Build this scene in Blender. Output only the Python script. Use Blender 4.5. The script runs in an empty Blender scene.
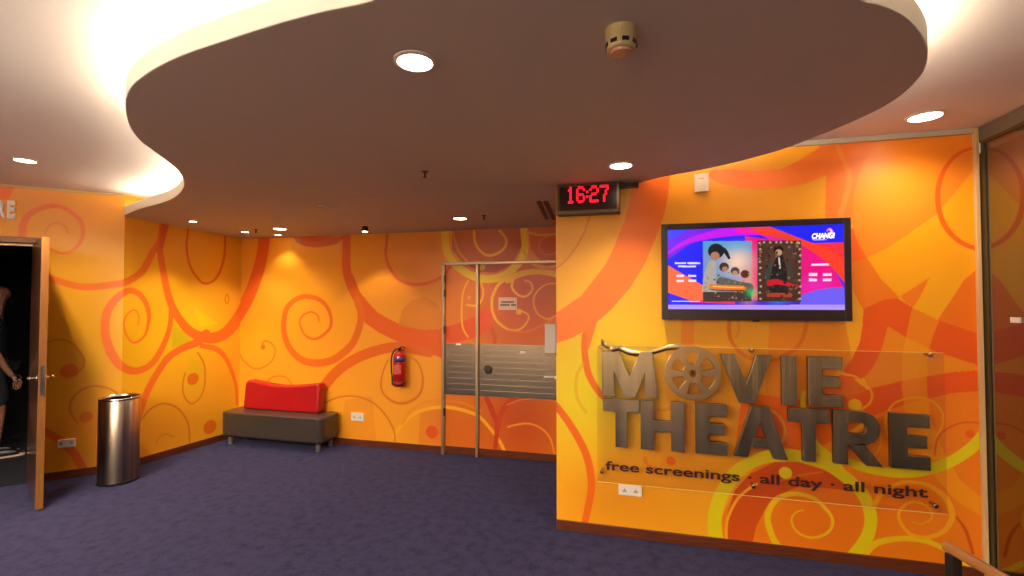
import bpy, bmesh, math, random
import numpy as np
from mathutils import Vector, Matrix

# ------------------------------------------------------------------ camera, world, exposure
C = bpy.context.scene.collection
FPX, YAW, HOR = 475.0, math.radians(14.4), 300.0
PITCH = math.atan((HOR - 288) / FPX)
CAMZ = 1.6
F0 = Vector((-math.sin(YAW), math.cos(YAW), 0)); RT = Vector((math.cos(YAW), math.sin(YAW), 0))
FW = (F0 * math.cos(PITCH) + Vector((0, 0, 1)) * math.sin(PITCH))
UPV = (-F0 * math.sin(PITCH) + Vector((0, 0, 1)) * math.cos(PITCH))
CAM = Vector((0, 0, CAMZ))
cd = bpy.data.cameras.new('camera'); cam = bpy.data.objects.new('camera', cd); C.objects.link(cam)
cd.sensor_fit = 'HORIZONTAL'; cd.sensor_width = 36; cd.lens = FPX / 1024 * 36; cd.clip_start = 0.05; cd.clip_end = 60
cam.matrix_world = Matrix.Translation(CAM) @ Matrix((RT, UPV, -FW)).transposed().to_4x4()
bpy.context.scene.camera = cam
w = bpy.data.worlds.new('world'); bpy.context.scene.world = w; w.use_nodes = True
w.node_tree.nodes['Background'].inputs[0].default_value = (1.0, 0.90, 0.80, 1)
w.node_tree.nodes['Background'].inputs[1].default_value = 0.25
vs = bpy.context.scene.view_settings
vs.view_transform = 'Standard'; vs.look = 'None'; vs.gamma = 1; vs.use_curve_mapping = False; vs.exposure = 0.45

# light strengths (W) in one place
P_MAIN, P_UP, P_WASH, P_COVE, P_FILL = 64.0, 36.0, 27.0, 40.0, 64.0

# ------------------------------------------------------------------ geometry of the room
YN, YF, XB, XR = 3.34, 4.68, -4.54, 1.94        # front (sign) wall, back wall, left wall, glass wall
XC, YC = -4.675, 3.435                                       # corner between left wall and entrance wall
ZU = 2.60                                       # upper ceiling
def zl(y): return 2.40 if y < 3.3 else 2.40 - 0.07 * (y - 3.3) / (YF - 3.3)
def lin(c):
    return tuple(((v / 255) / 12.92 if v / 255 <= .04045 else (((v / 255) + .055) / 1.055) ** 2.4) for v in c)
lin0 = lin
def ray(px, py): return FW + RT * ((px - 512) / FPX) + UPV * ((288 - py) / FPX)
def hit(px, py, p, n):
    d = ray(px, py); n = Vector(n); return CAM + d * ((Vector(p) - CAM).dot(n) / d.dot(n))
def on_y(px, py, Y): return hit(px, py, (0, Y, 0), (0, 1, 0))
def on_z(px, py, Z=0.0): return hit(px, py, (0, 0, Z), (0, 0, 1))
def on_x(px, py, X): return hit(px, py, (X, 0, 0), (1, 0, 0))

# ------------------------------------------------------------------ materials
MATS = {}
def mat(name, col, rough=.5, metal=0., spec=.5, emit=None, estr=1., noise=0., nscale=60., bump=0., bscale=80., stretch=None, coat=0., aniso=0.):
    if name in MATS: return MATS[name]
    m = bpy.data.materials.new(name); m.use_nodes = True; nt = m.node_tree; b = nt.nodes['Principled BSDF']
    if aniso: tg = nt.nodes.new('ShaderNodeTangent'); tg.direction_type = 'RADIAL'; tg.axis = 'Z'; nt.links.new(tg.outputs[0], b.inputs['Tangent']); b.inputs['Anisotropic'].default_value = aniso; b.inputs['Anisotropic Rotation'].default_value = .25
    c = lin(col) + (1,)
    b.inputs['Base Color'].default_value = c; b.inputs['Roughness'].default_value = rough
    b.inputs['Metallic'].default_value = metal; b.inputs['Specular IOR Level'].default_value = spec
    b.inputs['Coat Weight'].default_value = coat
    if emit: b.inputs['Emission Color'].default_value = lin(emit) + (1,); b.inputs['Emission Strength'].default_value = estr
    if noise or bump:
        tc = nt.nodes.new('ShaderNodeTexCoord'); mp = nt.nodes.new('ShaderNodeMapping')
        if stretch: mp.inputs['Scale'].default_value = stretch
        nt.links.new(tc.outputs['Object'], mp.inputs[0])
    if noise:
        n = nt.nodes.new('ShaderNodeTexNoise'); n.inputs['Scale'].default_value = nscale; n.inputs['Detail'].default_value = 4
        r = nt.nodes.new('ShaderNodeMapRange'); r.inputs[1].default_value = .3; r.inputs[2].default_value = .7
        r.inputs[3].default_value = 1 - noise; r.inputs[4].default_value = 1 + noise
        mx = nt.nodes.new('ShaderNodeVectorMath'); mx.operation = 'SCALE'; mx.inputs[0].default_value = c[:3]
        nt.links.new(mp.outputs[0], n.inputs[0]); nt.links.new(n.outputs[0], r.inputs[0]); nt.links.new(r.outputs[0], mx.inputs['Scale'])
        nt.links.new(mx.outputs[0], b.inputs['Base Color'])
    if bump:
        n = nt.nodes.new('ShaderNodeTexNoise'); n.inputs['Scale'].default_value = bscale; n.inputs['Detail'].default_value = 5
        bp = nt.nodes.new('ShaderNodeBump'); bp.inputs['Strength'].default_value = bump; bp.inputs['Distance'].default_value = .01
        nt.links.new(mp.outputs[0], n.inputs[0]); nt.links.new(n.outputs[0], bp.inputs['Height']); nt.links.new(bp.outputs[0], b.inputs['Normal'])
    MATS[name] = m; return m
def paint_mat(name, rough, emit=0.):
    m = bpy.data.materials.new(name); m.use_nodes = True; nt = m.node_tree; b = nt.nodes['Principled BSDF']
    a = nt.nodes.new('ShaderNodeAttribute'); a.attribute_name = 'paint'
    b.inputs['Roughness'].default_value = rough
    if emit:
        b.inputs['Base Color'].default_value = (0.01, 0.01, 0.01, 1)
        nt.links.new(a.outputs['Color'], b.inputs['Emission Color']); b.inputs['Emission Strength'].default_value = emit
    else:
        n = nt.nodes.new('ShaderNodeTexNoise'); n.inputs['Scale'].default_value = 2.5; n.inputs['Detail'].default_value = 2
        tc = nt.nodes.new('ShaderNodeTexCoord'); nt.links.new(tc.outputs['Object'], n.inputs[0])
        r = nt.nodes.new('ShaderNodeMapRange'); r.inputs[3].default_value = rough - .05; r.inputs[4].default_value = rough + .08
        nt.links.new(n.outputs[0], r.inputs[0]); nt.links.new(r.outputs[0], b.inputs['Roughness'])
        nt.links.new(a.outputs['Color'], b.inputs['Base Color'])
    return m
M_MURAL = paint_mat('mural_laminate', .38)
M_SCREEN = paint_mat('screen_picture', .15, .75)
M_CEIL = mat('ceiling_paint', (232, 224, 214), .8, bump=.04, bscale=150)
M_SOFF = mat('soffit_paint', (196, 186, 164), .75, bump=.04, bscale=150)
M_FASC = mat('fascia_paint', (244, 238, 222), .7)
M_WOOD = mat('baseboard_wood', (98, 44, 20), .38, noise=.3, nscale=6, stretch=(1, 1, 12))
M_OAK = mat('door_oak', (136, 84, 34), .35, noise=.18, nscale=5, stretch=(10, 10, .8), bump=.05)
M_OAKD = mat('door_oak_face', (76, 46, 28), .3, noise=.18, nscale=5, stretch=(10, 10, .8), coat=.3)
M_STEEL = mat('brushed_steel', (150, 142, 130), .32, 1., noise=.12, nscale=8, stretch=(60, 60, 1))
M_STEELH = mat('brushed_steel_kick', (150, 140, 118), .25, 1., bump=.04, bscale=16, stretch=(.3, .3, 60))
M_LETTER = mat('letter_steel', (176, 162, 128), .27, 1., noise=.35, nscale=1.6, stretch=(5, 5, .3), bump=.5, bscale=2.2)  # broad noise in the base colour stands in for reflected streaks
M_LETSIDE = mat('letter_side', (120, 94, 64), .45, .8)
M_ALU = mat('door_aluminium', (176, 150, 118), .4, .85)
M_BLACK = mat('black_plastic', (28, 22, 22), .35)
M_BEZEL = mat('tv_bezel', (44, 30, 34), .3, coat=.2)
M_WHITE = mat('white_plastic', (232, 222, 208), .4)
M_RED = mat('red_leather', (176, 6, 18), .38, bump=.08, bscale=220, coat=.15)
M_GREY = mat('grey_leather', (66, 57, 48), .33, bump=.08, bscale=220, coat=.2)
M_EXT = mat('extinguisher_red', (190, 22, 24), .25, coat=.5)
M_CREAM = mat('cream_trim', (214, 178, 122), .5)
M_LAMP = mat('lamp_glow', (255, 240, 220), .5, emit=(255, 232, 205), estr=14.)
M_TUBE = mat('cove_tube_glow', (255, 240, 220), .5, emit=(255, 236, 214), estr=P_COVE)
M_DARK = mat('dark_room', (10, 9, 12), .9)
M_TEXT = mat('maroon_vinyl', (66, 16, 14), .5)
M_LED = mat('led_red', (255, 10, 30), .5, emit=(255, 10, 40), estr=1.4)
M_SKIN = mat('skin', (136, 86, 66), .6)
M_CLOTH = mat('dark_cloth', (22, 22, 30), .9)

# carpet
def carpet():
    m = bpy.data.materials.new('carpet'); m.use_nodes = True; nt = m.node_tree; b = nt.nodes['Principled BSDF']
    b.inputs['Roughness'].default_value = .95; b.inputs['Specular IOR Level'].default_value = .1
    b.inputs['Sheen Weight'].default_value = .15; b.inputs['Sheen Tint'].default_value = (.5, .5, 1, 1)
    tc = nt.nodes.new('ShaderNodeTexCoord')
    n1 = nt.nodes.new('ShaderNodeTexNoise'); n1.inputs['Scale'].default_value = 90; n1.inputs['Detail'].default_value = 6
    n2 = nt.nodes.new('ShaderNodeTexNoise'); n2.inputs['Scale'].default_value = 14; n2.inputs['Detail'].default_value = 5
    for n in (n1, n2): nt.links.new(tc.outputs['Object'], n.inputs[0])
    mx = nt.nodes.new('ShaderNodeMath'); mx.operation = 'MULTIPLY_ADD'; mx.inputs[1].default_value = .85
    nt.links.new(n1.outputs[0], mx.inputs[0]); nt.links.new(n2.outputs[0], mx.inputs[2])
    cr = nt.nodes.new('ShaderNodeValToRGB'); cr.color_ramp.elements[0].position = .62; cr.color_ramp.elements[1].position = 1.35
    cr.color_ramp.elements[0].color = lin((20, 18, 30)) + (1,); cr.color_ramp.elements[1].color = lin((47, 43, 68)) + (1,)
    nt.links.new(mx.outputs[0], cr.inputs[0]); nt.links.new(cr.outputs[0], b.inputs['Base Color'])
    bp = nt.nodes.new('ShaderNodeBump'); bp.inputs['Strength'].default_value = .5; bp.inputs['Distance'].default_value = .006
    nt.links.new(n1.outputs[0], bp.inputs['Height']); nt.links.new(bp.outputs[0], b.inputs['Normal'])
    return m
M_CARPET = carpet()
def glass_mat(name, tint, gl, rough=.02):
    m = bpy.data.materials.new(name); m.use_nodes = True; nt = m.node_tree; nt.nodes.clear()
    o = nt.nodes.new('ShaderNodeOutputMaterial'); t = nt.nodes.new('ShaderNodeBsdfTransparent'); g = nt.nodes.new('ShaderNodeBsdfGlossy')
    mx = nt.nodes.new('ShaderNodeMixShader'); lw = nt.nodes.new('ShaderNodeLayerWeight'); fr = nt.nodes.new('ShaderNodeMath'); fr.operation = 'POWER'; fr.inputs[1].default_value = 4.0
    nt.links.new(lw.outputs['Facing'], fr.inputs[0]); lw.inputs[0].default_value = .5
    ad = nt.nodes.new('ShaderNodeMath'); ad.operation = 'ADD'; ad.use_clamp = True; ad.inputs[1].default_value = gl
    t.inputs[0].default_value = tint + (1,); g.inputs[1].default_value = rough
    nt.links.new(fr.outputs[0], ad.inputs[0]); nt.links.new(ad.outputs[0], mx.inputs[0])
    nt.links.new(t.outputs[0], mx.inputs[1]); nt.links.new(g.outputs[0], mx.inputs[2]); nt.links.new(mx.outputs[0], o.inputs[0])
    return m
M_ACR = glass_mat('acrylic', (.97, .95, .90), .03)
M_GLASS = glass_mat('tinted_glass', (.42, .35, .28), .26)

# ------------------------------------------------------------------ mesh helpers
def link(name, bm, m, parent=None, smooth=False, bevel=0, seg=2):
    me = bpy.data.meshes.new(name); bmesh.ops.recalc_face_normals(bm, faces=bm.faces); bm.to_mesh(me); bm.free()
    o = bpy.data.objects.new(name, me); C.objects.link(o)
    if m: me.materials.append(m)
    if parent: o.parent = parent; o.matrix_parent_inverse = Matrix.Translation(-parent.location) if False else Matrix.Identity(4)
    if smooth:
        for p in me.polygons: p.use_smooth = True
    if bevel:
        b = o.modifiers.new('bevel', 'BEVEL'); b.width = bevel; b.segments = seg; b.limit_method = 'ANGLE'; b.angle_limit = .6
    return o
def empty(name, loc, rz, label, cat, group=None):
    o = bpy.data.objects.new(name, None); C.objects.link(o); o.location = loc; o.rotation_euler = (0, 0, rz); o.empty_display_size = .1
    o['label'] = label; o['category'] = cat
    if group: o['group'] = group
    return o
def tag(o, label, cat, group=None):
    o['label'] = label; o['category'] = cat
    if group: o['group'] = group
    return o
def struct(o): o['kind'] = 'structure'; return o
def box(bm, x0, y0, z0, x1, y1, z1, M=None):
    vs_ = [bm.verts.new((x, y, z)) for x in (x0, x1) for y in (y0, y1) for z in (z0, z1)]
    if M:
        for v in vs_: v.co = M @ v.co
    for f in ((0, 1, 3, 2), (4, 6, 7, 5), (0, 4, 5, 1), (2, 3, 7, 6), (0, 2, 6, 4), (1, 5, 7, 3)): bm.faces.new([vs_[i] for i in f])
    return vs_
def B(*a): bm = bmesh.new(); box(bm, *a); return bm
def lathe(bm, prof, c=(0, 0, 0), n=32, M=None):
    rings = []
    for r, z in prof:
        rings.append([bm.verts.new((c[0] + r * math.cos(2 * math.pi * i / n), c[1] + r * math.sin(2 * math.pi * i / n), c[2] + z)) for i in range(n)])
    for a, b in zip(rings, rings[1:]):
        for i in range(n): bm.faces.new((a[i], a[(i + 1) % n], b[(i + 1) % n], b[i]))
    bm.faces.new(rings[0][::-1]); bm.faces.new(rings[-1])
    if M:
        for rg in rings:
            for v in rg: v.co = M @ v.co
def L(prof, c=(0, 0, 0), n=32, M=None): bm = bmesh.new(); lathe(bm, prof, c, n, M); return bm
def prism(bm, pts, a, b, f):
    """polygon pts (2D) extruded between a and b; f(x, y, d) -> 3D"""
    A_ = [bm.verts.new(f(x, y, a)) for x, y in pts]; B_ = [bm.verts.new(f(x, y, b)) for x, y in pts]
    bm.faces.new(A_); bm.faces.new(B_[::-1])
    n = len(pts)
    for i in range(n): bm.faces.new((A_[i], B_[i], B_[(i + 1) % n], A_[(i + 1) % n]))
def tube(bm, pts, r, n=10):
    pts = [Vector(p) for p in pts]; prev = None; rings = []
    rr = r if isinstance(r, (list, tuple)) else [r] * len(pts)
    for i, p in enumerate(pts):
        t = (pts[min(i + 1, len(pts) - 1)] - pts[max(i - 1, 0)]).normalized()
        up = Vector((0, 0, 1)) if abs(t.z) < .9 else Vector((0, 1, 0))
        if prev is not None: up = prev
        x = t.cross(up).normalized(); y = x.cross(t).normalized(); prev = y
        rings.append([bm.verts.new(p + (x * math.cos(2 * math.pi * k / n) + y * math.sin(2 * math.pi * k / n)) * rr[i]) for k in range(n)])
    for a, b in zip(rings, rings[1:]):
        for i in range(n): bm.faces.new((a[i], a[(i + 1) % n], b[(i + 1) % n], b[i]))
    bm.faces.new(rings[0]); bm.faces.new(rings[-1][::-1])
def T(pts, r, n=10): bm = bmesh.new(); tube(bm, pts, r, n); return bm
def crom(P, k=6, closed=False):
    P = [np.array(p, float) for p in P]; n = len(P); out = []
    rng = range(n) if closed else range(n - 1)
    for i in rng:
        g = (lambda j: P[j % n]) if closed else (lambda j: P[max(0, min(n - 1, j))])
        a, b, c, d = g(i - 1), g(i), g(i + 1), g(i + 2)
        for t in np.arange(k) / k:
            out.append(.5 * ((2 * b) + (c - a) * t + (2 * a - 5 * b + 4 * c - d) * t * t + (3 * b - a - 3 * c + d) * t ** 3))
    if not closed: out.append(P[-1])
    return out
def text_bm(body, size, depth, bold, place, width=None, align='LEFT', res=6):
    cu = bpy.data.curves.new('t', 'FONT'); cu.body = body; cu.size = size; cu.extrude = depth / 2; cu.offset = bold; cu.resolution_u = res
    o = bpy.data.objects.new('t', cu); C.objects.link(o)
    dg = bpy.context.evaluated_depsgraph_get(); me = bpy.data.meshes.new_from_object(o.evaluated_get(dg))
    bm = bmesh.new(); bm.from_mesh(me); bpy.data.objects.remove(o); bpy.data.curves.remove(cu); bpy.data.meshes.remove(me)
    xs = [v.co.x for v in bm.verts]; x0, x1 = min(xs), max(xs)
    s = (width / (x1 - x0)) if width else 1
    for v in bm.verts: v.co = place((v.co.x - x0) * s, v.co.y, v.co.z)
    return bm

# ------------------------------------------------------------------ mural painting on a wall plane
WK = .86
class Plane:
    def __init__(s, o, e):
        s.o = Vector(o); s.e = Vector(e).normalized(); s.n = Vector((s.e.y, -s.e.x, 0))   # n points to the room
    def uv(s, px, py):
        p = hit(px, py, s.o, s.n); return ((p - s.o).dot(s.e), p.z)
    def sc(s, px, py): return abs(s.uv(px, py + 1)[1] - s.uv(px, py)[1])
PN = Plane((-.534, YN, 0), (1, 0, 0)); PF = Plane((XB, YF, 0), (1, 0, 0))
PB = Plane((XC, YC, 0), (XB - XC, YF - YC, 0)); LB = math.hypot(XB - XC, YF - YC)
ADIR = Vector((.70, .66, 0)).normalized(); AW = 2.6
PA = Plane(Vector((XC, YC, 0)) - ADIR * AW, ADIR)
PD = Plane((XB, YF - .02, 0), (1, 0, 0))

def paint(pl, S, Z, base, ops, aa=.004, soft=0.):
    lin = lambda c: lin0(tuple(v * (1 - soft) + t * soft for v, t in zip(c, (255, 186, 62))))
    col = np.empty(S.shape + (3,)); col[:] = lin(base)
    for op in ops:
        k, c = op[0], np.array(lin(op[1]))
        if k == 'b':      # soft-edged blob: centre, radii (px), strength
            (x, y), rx, ry, st = op[2:]
            cu, cz = pl.uv(x, y); ru = abs(pl.uv(x + rx, y)[0] - cu); rz_ = abs(pl.uv(x, y + ry)[1] - cz)
            a = st * np.exp(-(((S - cu) / ru) ** 2 + ((Z - cz) / rz_) ** 2))
        elif k == 'd':    # dot
            (x, y), r = op[2:]; cu, cz = pl.uv(x, y); r *= pl.sc(x, y)
            a = np.clip(.5 - (np.hypot(S - cu, Z - cz) - r) / aa, 0, 1)
        elif k == 'p':    # filled area
            P = [pl.uv(*q) for q in op[2]]; a0 = op[3] if len(op) > 3 else 1
            P = np.array(P); ins = np.zeros(S.shape, bool)
            m = (S > P[:, 0].min() - .01) & (S < P[:, 0].max() + .01) & (Z > P[:, 1].min() - .01) & (Z < P[:, 1].max() + .01)
            s_, z_ = S[m], Z[m]; i_ = np.zeros(s_.shape, bool)
            for q, r in zip(P, np.roll(P, -1, 0)):
                if q[1] == r[1]: continue
                cr = ((q[1] > z_) != (r[1] > z_)) & (s_ < (r[0] - q[0]) * (z_ - q[1]) / (r[1] - q[1]) + q[0]); i_ ^= cr
            ins[m] = i_; a = ins * float(a0)
        else:             # stroke: widths, points
            W, pts = op[2], op[3]; a0 = op[4] if len(op) > 4 else 1
            if not isinstance(W, (list, tuple)): W = [W, W]
            n = len(pts); ws = np.interp(np.linspace(0, 1, n), np.linspace(0, 1, len(W)), W)
            Q = []
            for (x, y), ww in zip(pts, ws): u, z = pl.uv(x, y); Q.append((u, z, max(.9, ww * WK) * pl.sc(x, y)))
            Q = np.array(crom(Q, 6)); wm = Q[:, 2].max() + .01
            m = (S > Q[:, 0].min() - wm) & (S < Q[:, 0].max() + wm) & (Z > Q[:, 1].min() - wm) & (Z < Q[:, 1].max() + wm)
            s_, z_ = S[m], Z[m]; sd = np.full(s_.shape, 9.)
            for q, r in zip(Q, Q[1:]):
                d = r[:2] - q[:2]; l2 = d @ d + 1e-12
                t = np.clip(((s_ - q[0]) * d[0] + (z_ - q[1]) * d[1]) / l2, 0, 1)
                sd = np.minimum(sd, np.hypot(s_ - q[0] - t * d[0], z_ - q[1] - t * d[1]) - (q[2] + t * (r[2] - q[2])) / 2)
            a = np.zeros(S.shape); a[m] = np.clip(.5 - sd / aa, 0, 1) * a0
        a = a[..., None]; col = col * (1 - a) + c * a
    return col
def painted_grid(name, pl, u0, u1, z0, z1, step, base, ops, m, thick=.1, hole=None, parent=None, aa=.004, soft=0.):
    nu = max(2, int((u1 - u0) / step) + 1); nz = max(2, int((z1 - z0) / step) + 1)
    U = np.linspace(u0, u1, nu); Zs = np.linspace(z0, z1, nz); S, Z = np.meshgrid(U, Zs, indexing='ij')
    col = paint(pl, S, Z, base, ops, aa, soft)
    o, e, n = np.array(pl.o), np.array(pl.e), np.array(pl.n)
    V = o + S[..., None] * e; V[..., 2] = Z; V = V.reshape(-1, 3)
    idx = np.arange(nu * nz).reshape(nu, nz)
    Fc = np.stack([idx[:-1, :-1], idx[1:, :-1], idx[1:, 1:], idx[:-1, 1:]], -1)
    if hole:
        cu = (S[:-1, :-1] + S[1:, 1:]) / 2; cz = (Z[:-1, :-1] + Z[1:, 1:]) / 2
        Fc = Fc[~((cu > hole[0]) & (cu < hole[1]) & (cz < hole[2]))]
    Fc = Fc.reshape(-1, 4)
    # body behind the painted face
    segs = [(u0, u1, z0, z1)] if not hole else [(u0, hole[0], z0, z1), (hole[1], u1, z0, z1), (hole[0], hole[1], hole[2], z1)]
    extra, ef = [], []; k = len(V)
    for a, b, c_, d in segs:
        for uu in (a, b):
            for zz in (c_, d):
                for t in (.0005, thick): q = o + uu * e - n * t; extra.append((q[0], q[1], zz))
        for f in ((0, 1, 3, 2), (4, 6, 7, 5), (0, 4, 5, 1), (2, 3, 7, 6), (1, 5, 7, 3), (0, 2, 6, 4)): ef.append([k + i for i in f])
        k += 8
    V = np.vstack([V, np.array(extra)]); Fc = np.vstack([Fc, np.array(ef)])
    colr = np.vstack([col.reshape(-1, 3), np.tile(lin(base), (len(extra), 1))])
    me = bpy.data.meshes.new(name)
    me.vertices.add(len(V)); me.vertices.foreach_set('co', V.astype(np.float32).ravel())
    me.loops.add(Fc.size); me.loops.foreach_set('vertex_index', Fc.astype(np.int32).ravel())
    me.polygons.add(len(Fc)); me.polygons.foreach_set('loop_start', np.arange(0, Fc.size, 4, dtype=np.int32))
    me.update(calc_edges=True)
    at = me.color_attributes.new('paint', 'FLOAT_COLOR', 'POINT')
    at.data.foreach_set('color', np.hstack([colr, np.ones((len(colr), 1))]).astype(np.float32).ravel())
    me.materials.append(m); me.validate()
    ob = bpy.data.objects.new(name, me); C.objects.link(ob)
    if parent: ob.parent = parent
    return ob

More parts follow.
